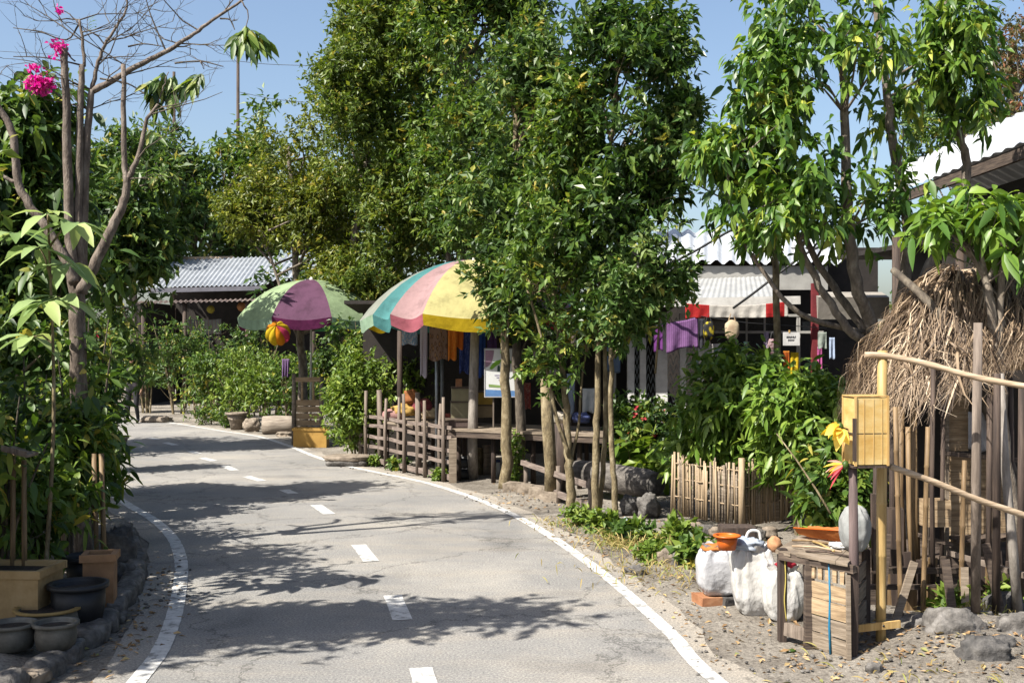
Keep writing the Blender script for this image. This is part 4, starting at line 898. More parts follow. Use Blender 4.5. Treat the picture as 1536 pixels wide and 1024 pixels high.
# stall poles, line and textiles
for px, lab in ((655, 'thin galvanised tent pole beside the stacked boxes, the shinier one'), (663, 'dark tent pole close against the galvanised pole')):
    tag(MB().tube([V((X_(px, 17.9), 17.9, -.05)), V((X_(px, 17.9), 17.9, 2.5))], .027, 10).build('tent_pole', grey_metal if px == 655 else surf('dull_tube', (.15, .155, .16), rough=.4, metal=.5, bump=0)), lab, 'pole')
t_ = tag(MB().tube([W(585, 482, 18.2), W(690, 476, 17.6), W(760, 486, 17.2), W(900, 478, 17.4)], .008, 5).build('washing_line', dark_metal), 'thin line holding the textiles under the striped parasol', 'line')
TX = [(603, 483, 626, 483, .36, cloth('blue_print', (.20, .30, .45), .1, (.55, .62, .70), 9, 'blot', (.5, .3, .3)), 'pale blue printed cloth hanging behind the picket fence', 18.1),
      (630, 486, 641, 486, .82, cloth('lilac_check', (.55, .50, .62), .15, (.20, .12, .30), 9, 'band', (.68, .64, .68)), 'long narrow lilac and white scarf beside the brown panel', 17.8),
      (644, 488, 671, 488, .54, cloth('brown_panel', (.22, .15, .12), .05, (.10, .06, .05), 5, 'blot', (.35, .2, .1)), 'brown patterned cloth hung flat on the tent poles', 17.65),
      (672, 482, 685, 480, .60, cloth('orange_print', (.68, .20, .03), .25, (.75, .33, .06), 7, 'blot', (.6, .12, .02)), 'bright orange printed sarong, the longer fold', 17.5),
      (684, 480, 695, 484, .42, cloth('orange_plain', (.62, .17, .03), .25), 'short orange cloth pinned against the orange sarong', 17.6),
      (689, 484, 706, 484, .78, cloth('navy_print', (.03, .05, .20), .1, (.10, .14, .38), 8, 'blot', (.02, .02, .08)), 'navy blue patterned cloth between the sarong and the wooden post', 17.8),
      (718, 486, 728, 486, .80, cloth('royal_blue', (.03, .08, .35), .1), 'plain royal blue cloth beside the wooden post', 17.5),
      (731, 488, 745, 488, .55, cloth('navy_red', (.03, .05, .18), .1, (.35, .05, .07), 4, 'stripe'), 'navy cloth with a red stripe above the notice board', 17.6),
      (800, 520, 838, 522, .42, cloth('pinkish_sheet', (.45, .38, .40), .1), 'pale pinkish sheet hung behind the forked tree', 17.0),
      (850, 560, 862, 560, .60, cloth('blue_white_stripe', (.5, .55, .62), .1, (.15, .2, .35), 5, 'stripe'), 'blue and white striped towel behind the forked tree', 17.1),
      (781, 572, 796, 574, .40, cloth('brick_red_print', (.26, .06, .05), .1, (.40, .22, .16), 7, 'blot', (.12, .03, .03)), 'brick red printed cloth between the two thick stall trunks', 17.0),
      (905, 505, 930, 503, .55, cloth('slate_blue', (.12, .17, .26), .1, (.3, .34, .4), 5, 'stripe'), 'slate blue striped cloth behind the paired trunks', 17.3),
      (838, 486, 856, 487, .45, cloth('saffron', (.55, .30, .03), .2), 'saffron cloth hanging deep in the stall behind the forked tree', 17.4),
      (874, 582, 892, 582, .36, cloth('white_shirt', (.66, .66, .66), .1), 'small white cloth drying beside the paired trunks', 16.8)]
for i, (x0, y0, x1, y1, dr, mt, lab, Y) in enumerate(TX):
    cloth_piece('hanging_textile', lab, 'textile', W(x0, y0, Y), W(x1, y1, Y + .05), dr, mt, 60 + i, folds=1.5, amp=.018, group='textiles hung round the striped parasol')
# notice board
Y = 16.7; t = thing('notice_board', 'white printed notice board with a purple patch and green leaf shape', 'sign', W(752, 640, Y)); c = lambda px, py, d=0: W(px, py, Y + d)
k = Y / F; w_, h_ = 50 * k, 72 * k; ce = c(752, 559)
part('panel', MB().box(ce, (w_, .02, h_)), surf('sign_white', (.66, .67, .66), (.62, .63, .62), bump=0, rough=.4), t)
mb = MB()
for sx in (-1, 1): mb.box(ce + V((sx * w_ / 2, -.003, 0)), (.014, .03, h_ + .014))
for sz in (-1, 1): mb.box(ce + V((0, -.003, sz * h_ / 2)), (w_ - .014, .029, .014))
part('frame', mb, surf('frame_grey', (.45, .44, .45), bump=0), t)
def poly(pts, d, mat, nm): mb = MB(); mb.add([c(a, b_, d) for a, b_ in pts], [tuple(range(len(pts)))]); part(nm, mb, mat, t)
F1 = -.0135
poly([(728, 525)] + [(728 + 13 * math.sin(a), 525 + 27 * math.cos(a) * .95) for a in np.linspace(math.pi / 2, 0, 9)][::-1][::-1], F1, surf('mauve_ink', (.33, .20, .27), bump=0), 'purple_patch')
poly([(734, 553), (738, 546), (744, 541), (752, 539), (750, 545), (744, 549), (738, 554)], F1, surf('leaf_ink', (.20, .42, .04), bump=0), 'leaf_print')
poly([(752, 540), (760, 538), (767, 541), (770, 546), (763, 544), (756, 545)], F1 - .001, surf('leaf_ink_b', (.12, .34, .04), bump=0), 'leaf_print')
poly([(747, 548), (749, 548), (750, 551), (750, 557), (746, 557), (746, 551)], F1, surf('bottle_ink', (.03, .07, .05), bump=0), 'bottle_print')
poly([(733, 576), (764, 579), (764, 582), (733, 580)], F1, surf('olive_ink', (.22, .33, .10), bump=0), 'green_bar')
poly([(728, 584), (776, 586), (776, 594.5), (728, 594.5)], F1, surf('blue_ink', (.10, .22, .46), bump=0), 'blue_band')
mb = MB(); random.seed(3)
for py, x0, x1 in ((562, 742, 762), (565.5, 745, 765), (569, 748, 762)):
    x = x0
    while x < x1: l = random.uniform(.7, 1.8); mb.add([c(x, py, F1), c(x + l, py, F1), c(x + l, py + 1.5, F1), c(x, py + 1.5, F1)], [(0, 1, 2, 3)]); x += l + .7
part('lettering', mb, surf('violet_ink', (.16, .10, .28), bump=0), t)
for px in (740, 765): part('leg', MB().beam(c(px, 594, .03), W(px, 640, Y + .03), .02, .02, up=(0, 1, 0)), wood_grey, t)
# boxes and goods
def carton(label, px, py, wpx, hpx, Y, mat, dep=.28, rot=.1, lid=True):
    p = W(px, py, Y); k = Y / F; w_, h_ = wpx * k, hpx * k; rt = Matrix.Rotation(rot, 3, 'Z'); t = thing('box', label, 'box', p)
    part('body', MB().box(p + V((0, 0, h_ / 2)), (w_, dep, h_), rt, j=.004), mat, t)
    if lid: part('lid', MB().box(p + V((0, 0, h_ + .011)), (w_ + .02, dep + .02, .022), rt, j=.003), wood_darkh, t)
Yb = 17.6
carton('lower of two olive cases stacked behind the wooden post', 692, 627, 31, 24, Yb, olive_box); carton('upper of two olive cases stacked behind the wooden post', 692, 602, 29, 20, Yb, olive_box)
carton('small red clay coloured box on top of the olive cases', 688, 580, 9, 12, Yb, terra, .1, lid=False); carton('yellow cardboard box behind the notice board', 728, 606, 22, 18, Yb + .3, surf('ochre_card', (.45, .30, .06), bump=.1)); carton('brown carton under the yellow box at the notice board', 726, 625, 26, 17, Yb + .3, card)
carton('dark red tray on the table near the stacked cases', 668, 629, 18, 9, Yb + .2, surf('oxblood', (.18, .04, .03), bump=.1), .2, lid=False)
carton('flat dark display case lying on the plank table', 684, 639, 46, 9, 17.3, surf('umber_case', (.10, .07, .06), bump=.15), .4)
Yg = 19.0
for i, (px, py, rx, rz, mt, lab) in enumerate([(608, 622, .20, .10, surf('mustard_bundle', (.48, .30, .08), bump=.3), 'mustard bundle of folded fabric on the low counter'), (632, 615, .17, .10, surf('maroon_bundle', (.24, .05, .06), bump=.3), 'maroon bundle on the low counter behind the fence'), (645, 627, .16, .09, surf('buff_bundle', (.45, .35, .22), bump=.3), 'buff coloured bundle beside the maroon one'),
                                           (590, 632, .18, .09, surf('rose_bundle', (.40, .22, .20), bump=.3), 'rose coloured bundle at the fence end of the counter'), (617, 604, .12, .12, surf('rust_bundle', (.36, .13, .04), bump=.3), 'rust coloured bundle heaped at the back of the counter'), (842, 632, .16, .08, surf('ecru_bundle', (.45, .40, .32), bump=.3), 'ecru bundle on the plank table behind the forked tree'), (872, 632, .13, .07, surf('indigo_bundle', (.06, .08, .2), bump=.3), 'indigo bundle on the plank table next to the ecru one')]):
    p = W(px, py, Yg if px < 700 else 16.6); p.z = max(p.z, .80); tag(MB().blob(p + V((0, 0, rz * .8)), (rx, .14, rz), 70 + i, 20, 12, .35, 2.2, sq=.7, fine=.12).build('fabric_bundle', mt), lab, 'bundle')
for px, py, Y, h, lab in ((716, 712, 16.6, .42, 'short mossy stump beside the wooden post'), (731, 712, 16.5, .46, 'pale split stump between the post and the thick trunk')):
    p = G(px, py); t = thing('stump', lab, 'stump', p); part('bark', MB().tube([p + V((0, 0, -.04)), p + V((.01, 0, h * .5)), p + V((0, .0, h))], [.085, .08, .085], 11, wob=.08), wood_plank_g if px > 720 else bark_tan, t); part('cut_face', MB().lathe([(0, .006), (.05, .008), (.078, .0)], p + V((0, 0, h)), 11, wob=.05), wood_plank, t)
round_pot('little white and navy striped jar by the thick trunk', 744, 716, 12, 26, paint_w, z=0, bot=.85, name='jar', cat='jar', mat2=surf('navy_glaze', (.03, .05, .15), bump=0), lip=.006)
for i, (px, py, lab) in enumerate([(686, 705, 'worn black tyre lying lowest under the plank table'), (688, 684, 'black tyre stacked on the lowest tyre under the table')]):
    p = W(px, py, 17.4); p.z = .09 + i * .17; t = thing('tyre', lab, 'tyre', p - V((0, 0, .08)))
    part('tread', MB().lathe([(.16, -.05), (.2, -.075), (.25, -.07), (.27, -.03), (.27, .03), (.25, .07), (.2, .075), (.16, .05), (.155, 0), (.16, -.05)], p, 26), black_pl, t)
    part('rim', MB().lathe([(.155, -.04), (.145, 0), (.155, .04)], p, 26), grey_metal, t)
# wooden post & ragged post
tag(MB().tube([G(709, 724, -.05), W(709, 660, 17.05), W(711, 560, 17.1), W(713, 470, 17.15)], [.085, .075, .07, .064], 12, wob=.05).build('wooden_post', bark_pale), 'smooth grey wooden post at the edge of the striped parasol', 'post')
tag(MB().tube([G(827, 757, -.05), W(826, 700, 14.7), W(822, 640, 14.75), W(817, 568, 14.8)], [.10, .085, .078, .06], 11, wob=.1).build('wooden_post', bark_tan), 'ragged pale post with peeling bark between the stall and the forked tree', 'post')
tag(MB().tube([V((X_(842, 15.2), 15.2, -.05)), V((X_(842, 15.2), 15.2, 1.0))], .12, 10, wob=.06).build('wooden_post', wood_dark), 'thick dark squared post behind the ragged post', 'post')
a, b_ = G(788, 735), G(885, 778)
t = rail_fence('rail_fence', 'leaning grey plank rails beside the forked tree', [(a + V((0, 0, -.05)), a + V((0, 0, .42))), (a.lerp(b_, .55) + V((0, 0, -.05)), a.lerp(b_, .55) + V((0, 0, .5))), (b_ + V((0, 0, -.05)), b_ + V((0, 0, .48)))],
               [(a + V((-.05, -.05, .40)), b_ + V((.0, -.05, .40))), (a.lerp(b_, .45) + V((0, -.05, .14)), b_ + V((.05, -.05, .14)))], .035, .03)
mb = MB(); random.seed(8); a, b_ = G(772, 742), G(838, 758)
for i in range(4): mb.box(a.lerp(b_, i / 3.2) + V((0, .15, .07)), (.25, .2, random.uniform(.16, .22)), Matrix.Rotation(random.uniform(-.7, -.4), 3, 'Z'), j=.015)
tag(mb.build('stone_edging', stone_tan), 'rough stone edging below the plank table', 'edging')
# old hewn log
p = G(930, 768); p.y += .55; t = thing('hewn_log', 'massive grey hewn log resting on stones behind the slim trunks', 'log', p)
a, b_ = V((X_(866, 15.6), 15.6, .31)), V((X_(985, 14.3), 14.3, .30))
part('log', MB().tube([a, a.lerp(b_, .3), a.lerp(b_, .62), a.lerp(b_, .88), b_], [.165, .185, .19, .18, .15], 18, wob=.03), surf('ancient_wood', (.125, .112, .10), (.045, .04, .036), (.21, .19, .17), stretch=(4, 4, 12), scale=2, bump=.8, dist=.015), t)
d = (b_ - a).normalized()
part('burnt_end', MB().lathe([(0, .02), (.08, .02), (.135, .0), (.157, -.03)], b_, 18, rot=d.to_track_quat('Z', 'Y').to_matrix(), wob=.05), stone_dark, t)
rock('rounded stone supporting the end of the hewn log', 974, 776, 34, 36, 41, stone, sq=.8)
rock('dark stone under the middle of the hewn log', 945, 772, 26, 30, 42, stone_dark, sq=.8)
rock('pale blue grey stone beside the slimmest trunk', 945, 800, 24, 24, 43, surf('pale_stone', (.38, .42, .44), (.26, .29, .31), bump=.4), sq=.8)

# ------------------------------------------------------------------ the shop behind
def shop():
    Y = 20.5; t = thing('shop_building', 'low white shop with mesh windows, pillars and corrugated awning', 'building', V((X_(1090, Y), Y, 0)))
    zz = lambda py, Y_=Y: CH - (py - 512) / F * Y_
    x0, x1 = X_(925, Y), X_(1385, Y)
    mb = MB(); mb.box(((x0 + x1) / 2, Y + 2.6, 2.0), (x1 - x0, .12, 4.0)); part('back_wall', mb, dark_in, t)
    part('gable_wall', MB().box((x0 - .05, Y + 1.4, 1.5), (.1, 2.6, 3.0)), paint_g, t)
    part('floor', MB().box(((x0 + x1) / 2, Y + 1.25, .16), (x1 - x0, 2.6, .3)), stone_tan, t)
    mb = MB(); corrug(mb, (X_(985, Y + .6), Y + .6, zz(392, Y + .6)), (X_(1262, Y + .6), Y + .6, zz(395, Y + .6)), (X_(1262, 25), 25, zz(352, 25)), (X_(985, 25), 25, zz(345, 25)), .26, .045); part('roof', mb, zinc_w, t)
    part('upper_wall', MB().box(((X_(960, Y) + X_(1258, Y)) / 2, Y + .75, (zz(395) + zz(432)) / 2), (X_(1258, Y) - X_(960, Y), .1, zz(395) - zz(432))), paint_g, t)
    mb = MB(); corrug(mb, (X_(960, Y - .9), Y - .9, zz(449, Y - .9)), (X_(1165, Y - .9), Y - .9, zz(445, Y - .9)), (X_(1165, Y), Y + .69, zz(414, Y + .69)), (X_(1000, Y), Y + .69, zz(420, Y + .69)), .10, .008); part('awning', mb, zinc_g, t)
    mb = MB(); mb.beam((X_(940, Y - .92), Y - .92, zz(455, Y - .92)), (X_(1200, Y - .92), Y - .92, zz(450, Y - .92)), .07, .14); part('fascia', mb, paint_w, t)
    for i, (px, w_) in enumerate(((946, 10), (964, 9), (992, 17), (1024, 9), (1052, 10))):
        part('pillar', MB().box((X_(px, Y), Y, (zz(470)) / 2), (w_ * Y / F, .14, zz(470))), surf('pillar_white', (.82, .81, .79), (.62, .61, .59), bump=.1), t)
    # wire mesh panels between pillars
    for xa, xb in ((951, 960), (969, 983), (1001, 1019), (1029, 1047)):
        mb = MB(); a_, b2 = X_(xa, Y), X_(xb, Y); n = 13
        zs = np.linspace(.5, zz(476), n); m_ = max(2, int((b2 - a_) / .085))
        for i in range(n - 1):
            for k in range(m_):
                q0 = a_ + (b2 - a_) * k / m_; q1 = a_ + (b2 - a_) * (k + 1) / m_; qm = (q0 + q1) / 2
                for s_, e_ in (((q0, zs[i]), (qm, zs[i + 1])), ((qm, zs[i + 1]), (q1, zs[i]))):
                    mb.beam((s_[0], Y, s_[1]), (e_[0], Y, e_[1]), .008, .010)
        part('wire_mesh', mb, grey_metal, t)
    # window bars
    mb = MB()
    for py in (473, 498): mb.beam((X_(1060, Y), Y, zz(py)), (X_(1235, Y), Y, zz(py)), .04, .045)
    for px in (1062, 1104, 1120, 1147, 1164, 1196, 1199, 1218): mb.beam((X_(px, Y), Y + .004, .4), (X_(px, Y), Y + .004, zz(473)), .03, .03, up=(0, 1, 0))
    part('window_frame', mb, paint_g, t)
    for xa, xb in ((1064, 1102), (1123, 1145), (1149, 1162), (1202, 1216)):
        part('pane', MB().box(((X_(xa, Y) + X_(xb, Y)) / 2, Y + .03, (zz(476) + zz(496)) / 2), (X_(xb, Y) - X_(xa, Y), .01, zz(476) - zz(496))), surf('dark_glass', (.012, .014, .016), rough=.12, bump=0, spec=.6), t)
    part('low_wall', MB().box(((x0 + x1) / 2, Y - .02, .25), (x1 - x0, .12, .5)), paint_g, t)
    part('red_post', MB().box((X_(1222, Y - .6), Y - .6, zz(430, Y) / 2), (.11, .11, zz(425, Y))), red_paint, t)
    part('side_awning', MB().box((X_(1262, Y), Y - .5, zz(460)), (1.25, .5, .38), Matrix.Rotation(.2, 3, 'X'), j=.02), surf('dim_tarpaulin', (.33, .30, .26), bump=.3), t)
    # dark lean-to between shop and the white roof
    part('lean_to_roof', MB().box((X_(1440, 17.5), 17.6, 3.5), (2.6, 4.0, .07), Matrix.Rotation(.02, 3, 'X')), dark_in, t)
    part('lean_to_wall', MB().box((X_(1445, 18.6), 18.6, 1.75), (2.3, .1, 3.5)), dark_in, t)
    return t
shop()
Y = 19.3
bn = cloth_piece('banner', 'red and white cloth banner strung under the shop awning', 'banner', W(1028, 455, Y), W(1182, 452, Y), .26, None or cloth('banner_white', (.66, .62, .56), .2), 81, folds=9, amp=.012, nu=60)
rm = cloth('banner_red', (.50, .03, .03), .25); bn.data.materials.append(rm); xs_ = [bn.data.vertices[p.vertices[0]].co.x for p in bn.data.polygons]; lo, hi = min(xs_), max(xs_)
for p, x in zip(bn.data.polygons, xs_):
    u = (x - lo) / (hi - lo); p.material_index = 1 if u < .23 or (.79 < u < .98) else 0
SH = [('purple_textile', 'purple striped woven textile pegged on the shop line', 'textile', (1000, 484), (1047, 475), .50, cloth('purple_weave', (.20, .08, .24), .12, (.40, .28, .42), 5, 'stripe', (.12, .035, .16)), 2.2),
      ('purple_textile', 'narrow folded purple textile beside the striped one', 'textile', (981, 488), (994, 486), .44, cloth('purple_fold', (.15, .04, .19), .12), 1.5),
      ('shirt', 'white vest hanging low in the shop window', 'shirt', (1056, 515), (1082, 515), .34, cloth('white_vest', (.55, .52, .50), .15), 1.5),
      ('shirt', 'dark shirt hanging beside the striped purple textile', 'shirt', (1048, 478), (1056, 478), .5, cloth('dark_vest', (.04, .04, .05), .05), 1.2),
      ('shirt', 'long grey shirt behind the slim pole tree', 'shirt', (1151, 520), (1164, 520), .48, cloth('grey_vest', (.42, .40, .42), .1), 1.2),
      ('scarf', 'mauve cloth beside the patterned bag in the shop', 'scarf', (1146, 498), (1153, 498), .3, cloth('mauve_rag', (.32, .26, .36), .1), 1.2),
      ('scarf', 'yellow cloth hanging below the handwritten card', 'scarf', (1186, 528), (1198, 528), .42, cloth('yellow_rag', (.66, .46, .02), .2), 1.6),
      ('scarf', 'orange and red cloth next to the yellow cloth', 'scarf', (1175, 526), (1184, 526), .40, cloth('orange_rag', (.45, .10, .02), .2, (.5, .25, .03)), 1.3),
      ('scarf', 'pink cloth at the dark end of the shop', 'scarf', (1226, 520), (1233, 520), .5, cloth('pink_rag', (.45, .10, .28), .1), 1.2),
      ('scarf', 'pale blue towel at the dark end of the shop', 'scarf', (1244, 506), (1252, 506), .36, cloth('blue_towel', (.38, .46, .62), .1), 1.2),
      ('scarf', 'grey green cloth hanging beside the red shop post', 'scarf', (1227, 498), (1240, 498), .28, cloth('sage_rag', (.30, .34, .30), .1), 1.2)]
for i, (nm, lab, cat, a, b_, dr, mt, fo) in enumerate(SH): cloth_piece(nm, lab, cat, W(*a, Y + .1 * (i % 3)), W(*b_, Y + .1 * (i % 3)), dr, mt, 90 + i, folds=fo, amp=.02)
tag(MB().tube([W(940, 500, Y), W(995, 486, Y), W(1050, 474, Y), W(1120, 484, Y), W(1240, 492, Y + .2)], .007, 5).build('washing_line', dark_metal), 'line strung along the shop front with textiles on it', 'line')
def bag(label, px, py, wpx, hpx, mat, hm):
    p = W(px, py, Y); k = Y / F; t = thing('hanging_bag', label, 'bag', p + V((0, 0, -hpx * k)))
    part('body', MB().blob(p + V((0, 0, -hpx * k * .65)), (wpx * k / 2, .06, hpx * k * .36), int(px), 16, 12, .15, 1.5, sq=.75), mat, t)
    part('strap', MB().tube(smooth_path([p + V((-wpx * k * .3, 0, -hpx * k * .45)), p, p + V((wpx * k * .3, 0, -hpx * k * .45))], 6), .012, 6), hm, t)
bag('yellow and black bag hanging by the purple textile', 1063, 470, 17, 40, cloth('yellow_bag', (.03, .03, .03), .05, (.30, .24, .02), 3, 'blot', (.5, .4, .03)), dark_metal); bag('beige handbag hanging under the white part of the banner', 1098, 468, 22, 42, cloth('beige_bag', (.52, .42, .28), .05, (.38, .24, .16)), wood_plank); bag('dark patterned bag behind the slim pole tree', 1159, 498, 16, 34, cloth('pattern_bag', (.22, .12, .14), .05, (.5, .4, .35), 8, 'blot', (.08, .06, .12)), dark_metal)
Yc = Y - .1; t = thing('card_sign', 'white handwritten card hanging in the shop window', 'sign', W(1187, 521, Yc)); k = Yc / F
part('card', MB().box(W(1187, 508, Yc), (25 * k, .012, 20 * k)), surf('card_white', (.66, .65, .64), bump=0), t)
mb = MB(); random.seed(11)
for py, x0, x1 in ((505, 1179.5, 1193), (509.5, 1182, 1190)):
    x = x0
    while x < x1: h = random.uniform(1.6, 3.2); mb.beam(W(x, py + h / 2, Yc - .009), W(x + random.uniform(.3, 1.6), py - h / 2, Yc - .009), .003, .012, up=(0, 1, 0)); x += 1.5
part('lettering', mb, dark_metal, t); part('peg', MB().box(W(1184, 497, Yc), (.025, .02, .05)), wood_tan, t)
# white roofed building on the right
t = thing('white_roof_house', 'house with long white sheet roof behind the big leafy tree', 'building', V((9, 15, 0)))
R1, R2, E1 = W(1358, 247, 18), W(1700, 92, 11.4), W(1330, 294, 16.4); E2 = E1 + (R2 - R1)
mb = MB(); corrug(mb, E1, E2, R2, R1, .3, .012, nv=2); part('roof', mb, zinc_w, t)
B1 = R1 + V((2.6, 1.2, -.9)); B2 = B1 + (R2 - R1); mb = MB(); corrug(mb, B2, B1, R1, R2, .3, .012, nv=2); part('back_roof', mb, zinc_w, t)
part('eave_board', MB().beam(E1 + V((.05, .05, -.09)), E2 + V((.05, .05, -.09)), .05, .14), wood_darkh, t)
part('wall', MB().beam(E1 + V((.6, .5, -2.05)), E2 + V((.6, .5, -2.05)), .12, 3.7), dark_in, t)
part('gable_end', MB().beam(E1 + V((.7, .5, -2.05)), B1 + V((-.4, -.2, -2.0)), .12, 3.5), paint_g, t)
for px in (1345, 1440): part('post', MB().tube([V((X_(px, 15), 15, 0)), V((X_(px, 15), 15, 3.5))], .06, 8), wood_dark, t)
# ------------------------------------------------------------------ tall trees in the middle
def q_(l, Y, dy=0): return [W(a, b_, Y + dy) for a, b_ in l]
def mtree(label, stems, ells, n, mat, seed, name='broadleaf_tree', **kw):
    """stems: (pixel path, Y, r0, r1); the first point of a path is on the ground unless marked"""
    st = []
    for path, Y, r0, r1, grounded in stems:
        pts = q_(path, Y)
        if grounded: pts = [V((pts[0].x, Y, -.08))] + pts[1:]
        st.append((pts, r0, r1))
    return tree(name, label, 'tree', V((st[0][0][0].x, st[0][0][0].y, 0)), st, ells, n, mat, seed, **kw)
fine = dict(ln=.118, wd=.46, twig=.36, droop=.35, per=11, branches=70, br=.03, spread=.85)
mtree('olive yellow fine leaved tree above the pale green parasol', [([(455, 660), (454, 560), (448, 460), (440, 330), (432, 220)], 24.6, .12, .04, 1), ([(452, 520), (420, 430), (395, 350)], 24.6, .05, .02, 0)],
      [E(430, 280, 25, 62, 72, 1.3), E(388, 322, 25, 38, 46, .9), E(482, 325, 24.6, 70, 70, 1.2), E(530, 420, 24.2, 75, 42, 1), E(560, 440, 24, 60, 36, .9), E(455, 215, 25, 42, 60, 1), E(405, 265, 25, 36, 45, .8), E(360, 320, 25.2, 22, 30, .6)], 3600, lf_olive, 61, **fine)
mtree('tallest fine leaved tree, a dense cone between the two parasols', [([(518, 650), (517, 520), (530, 380), (555, 200), (565, 0)], 23.9, .14, .04, 1), ([(540, 650), (536, 520), (560, 400), (600, 300)], 23.8, .10, .03, 1)],
      [E(560, 110, 24, 66, 90, 1.4), E(575, 10, 24, 44, 80, 1.1), E(560, 240, 23.7, 92, 85, 1.4), E(600, 340, 23.5, 70, 70, 1.1), E(500, 150, 24, 36, 60, 1), E(535, 40, 24, 30, 50, .8), E(480, 240, 24.2, 45, 60, 1), E(560, 410, 23.6, 80, 45, 1.)], 5600, leafmat('olive_dark_leaf', [(0, (.03, .055, .010)), (.5, (.078, .12, .018)), (.9, (.17, .20, .03)), (1, (.22, .19, .04))]), 62, **fine)
mtree('tall dark leaved tree rising behind the striped parasol', [([(690, 670), (690, 500), (688, 380), (692, 200), (700, 20)], 22.6, .10, .04, 1), ([(668, 670), (672, 450), (668, 320), (650, 160)], 22.8, .08, .03, 1), ([(706, 670), (704, 500), (702, 360), (740, 180)], 22.4, .08, .03, 1)],
      [E(690, 90, 22.5, 80, 110, 1.3), E(700, -20, 22.5, 80, 80, 1.2), E(690, 240, 22.4, 85, 100, 1.3), E(765, 90, 22.2, 50, 95, 1.0), E(640, 150, 22.8, 48, 110, 1.1), E(770, -10, 22.5, 40, 60, .9), E(700, 330, 22.2, 70, 45, 1.0), E(640, 30, 22.8, 40, 70, 1)], 4400, lf_mid, 63, bark=bark_grey, **dict(fine, ln=.14))
mtree('broad dark tree filling the gap behind the parasols and the tall trees', [([(600, 640), (600, 400), (620, 200)], 30, .2, .06, 1)], [E(560, 330, 30, 110, 110, 1.4), E(650, 220, 30, 80, 150, 1.4), E(680, 380, 30, 100, 70, 1.4), E(520, 440, 29, 90, 40, 1.2), E(600, 100, 30, 60, 100, 1.2), E(760, 300, 30, 60, 120, 1.2)], 2400, lf_dark, 69, **dict(fine, ln=.2, twig=.45))
Yd = 16.2
mtree('dark glossy tree with mottled straight trunk at the end of the stall', [([(759, 738), (759, 620), (757, 494), (765, 360), (775, 150)], Yd, .088, .03, 1)],
      [E(775, 190, Yd, 60, 80, .8), E(790, 115, Yd, 48, 55, .6), E(756, 300, Yd, 58, 75, .8), E(754, 385, Yd - .1, 42, 50, .55), E(752, 440, Yd - .2, 36, 34, .5), E(820, 130, Yd, 40, 50, .6)], 1200, lf_dark, 64, bark=bark_tan, **dict(fine, ln=.125, twig=.28, branches=45, lumps=10, clump=.7, cfreq=2.2))
mtree('ivy clad dark tree just behind the mottled straight trunk', [([(778, 736), (781, 619), (774, 500), (788, 380), (800, 200)], Yd + .4, .09, .03, 1)],
      [E(800, 260, Yd + .3, 62, 90, .8), E(800, 390, Yd + .2, 62, 70, .7), E(780, 455, Yd + .1, 45, 36, .5), E(815, 500, Yd + .1, 30, 26, .4), E(830, 200, Yd + .3, 45, 60, .6)], 1100, lf_dark, 65, bark=bark_dark, **dict(fine, ln=.125, twig=.28, branches=45, lumps=10, clump=.7, cfreq=2.2))
rng = np.random.default_rng(3); ivy = thing('ivy', 'ivy growing up the foot of the darker stall trunk', 'ivy', G(776, 735)); C = np.array([tuple(W(774 + 4 * rng.normal(), 640 + 100 * rng.random() ** .7, 16.42 + .05 * rng.normal())) for _ in range(90)]); part('stem', MB().tube([W(772, 735, 16.45), W(775, 640, 16.45)], .01, 5), bark_tan, ivy)
foliage('foliage', ivy, lf_lime, rng, C, np.tile([0, -1., .2], (90, 1)), per=5, ln=.07, wd=.8, twig=.07)
Ye = 13.3
mtree('forked tree with mottled bark leaning over the plank rails', [([(858, 784), (856, 730), (853, 690), (850, 634), (846, 576), (839, 509), (830, 400), (835, 250)], Ye, .060, .022, 1), ([(854, 685), (833, 619), (822, 560), (813, 511), (790, 430)], Ye - .05, .027, .014, 0), ([(857, 690), (868, 634), (872, 576), (884, 500)], Ye + .05, .02, .010, 0)],
      [E(840, 350, Ye, 62, 70, .7), E(850, 440, Ye - .1, 62, 45, .55), E(838, 235, Ye, 55, 70, .6), E(795, 420, Ye, 45, 45, .5), E(870, 160, Ye, 40, 50, .5), E(800, 320, Ye, 40, 55, .5), E(845, 510, Ye, 50, 30, .4), E(820, 560, Ye, 26, 20, .25)], 1050, lf_mid, 66, bark=bark_tan, **dict(fine, ln=.112, twig=.26, branches=60, br=.014, lumps=10, clump=.75, cfreq=2.4))
mtree('paired slim trunks rising from one mossy base beside the log', [([(892, 786), (894, 680), (896, 595), (899, 447), (910, 300), (930, 60)], 13.0, .047, .02, 1), ([(897, 770), (903, 724), (909, 634), (907, 560), (905, 400), (890, 250)], 13.1, .036, .016, 0)],
      [E(935, 200, 13, 66, 70, .7), E(955, 95, 13, 58, 55, .6), E(935, 300, 13, 66, 60, .65), E(985, 40, 13, 36, 42, .5), E(905, 60, 13, 42, 52, .5), E(1000, 110, 13, 30, 40, .4), E(900, 360, 13, 52, 50, .5), E(890, 130, 13, 40, 60, .5), E(980, 250, 13, 40, 40, .5), E(905, 460, 13, 46, 40, .4)], 1280, leafmat('deep_glossy_leaf', [(0, (.018, .042, .012)), (.5, (.042, .086, .016)), (1, (.12, .17, .03))], rough=.36), 67, bark=bark_tan, **dict(fine, ln=.122, twig=.26, branches=70, br=.014, lumps=10, clump=.75, cfreq=2.4))
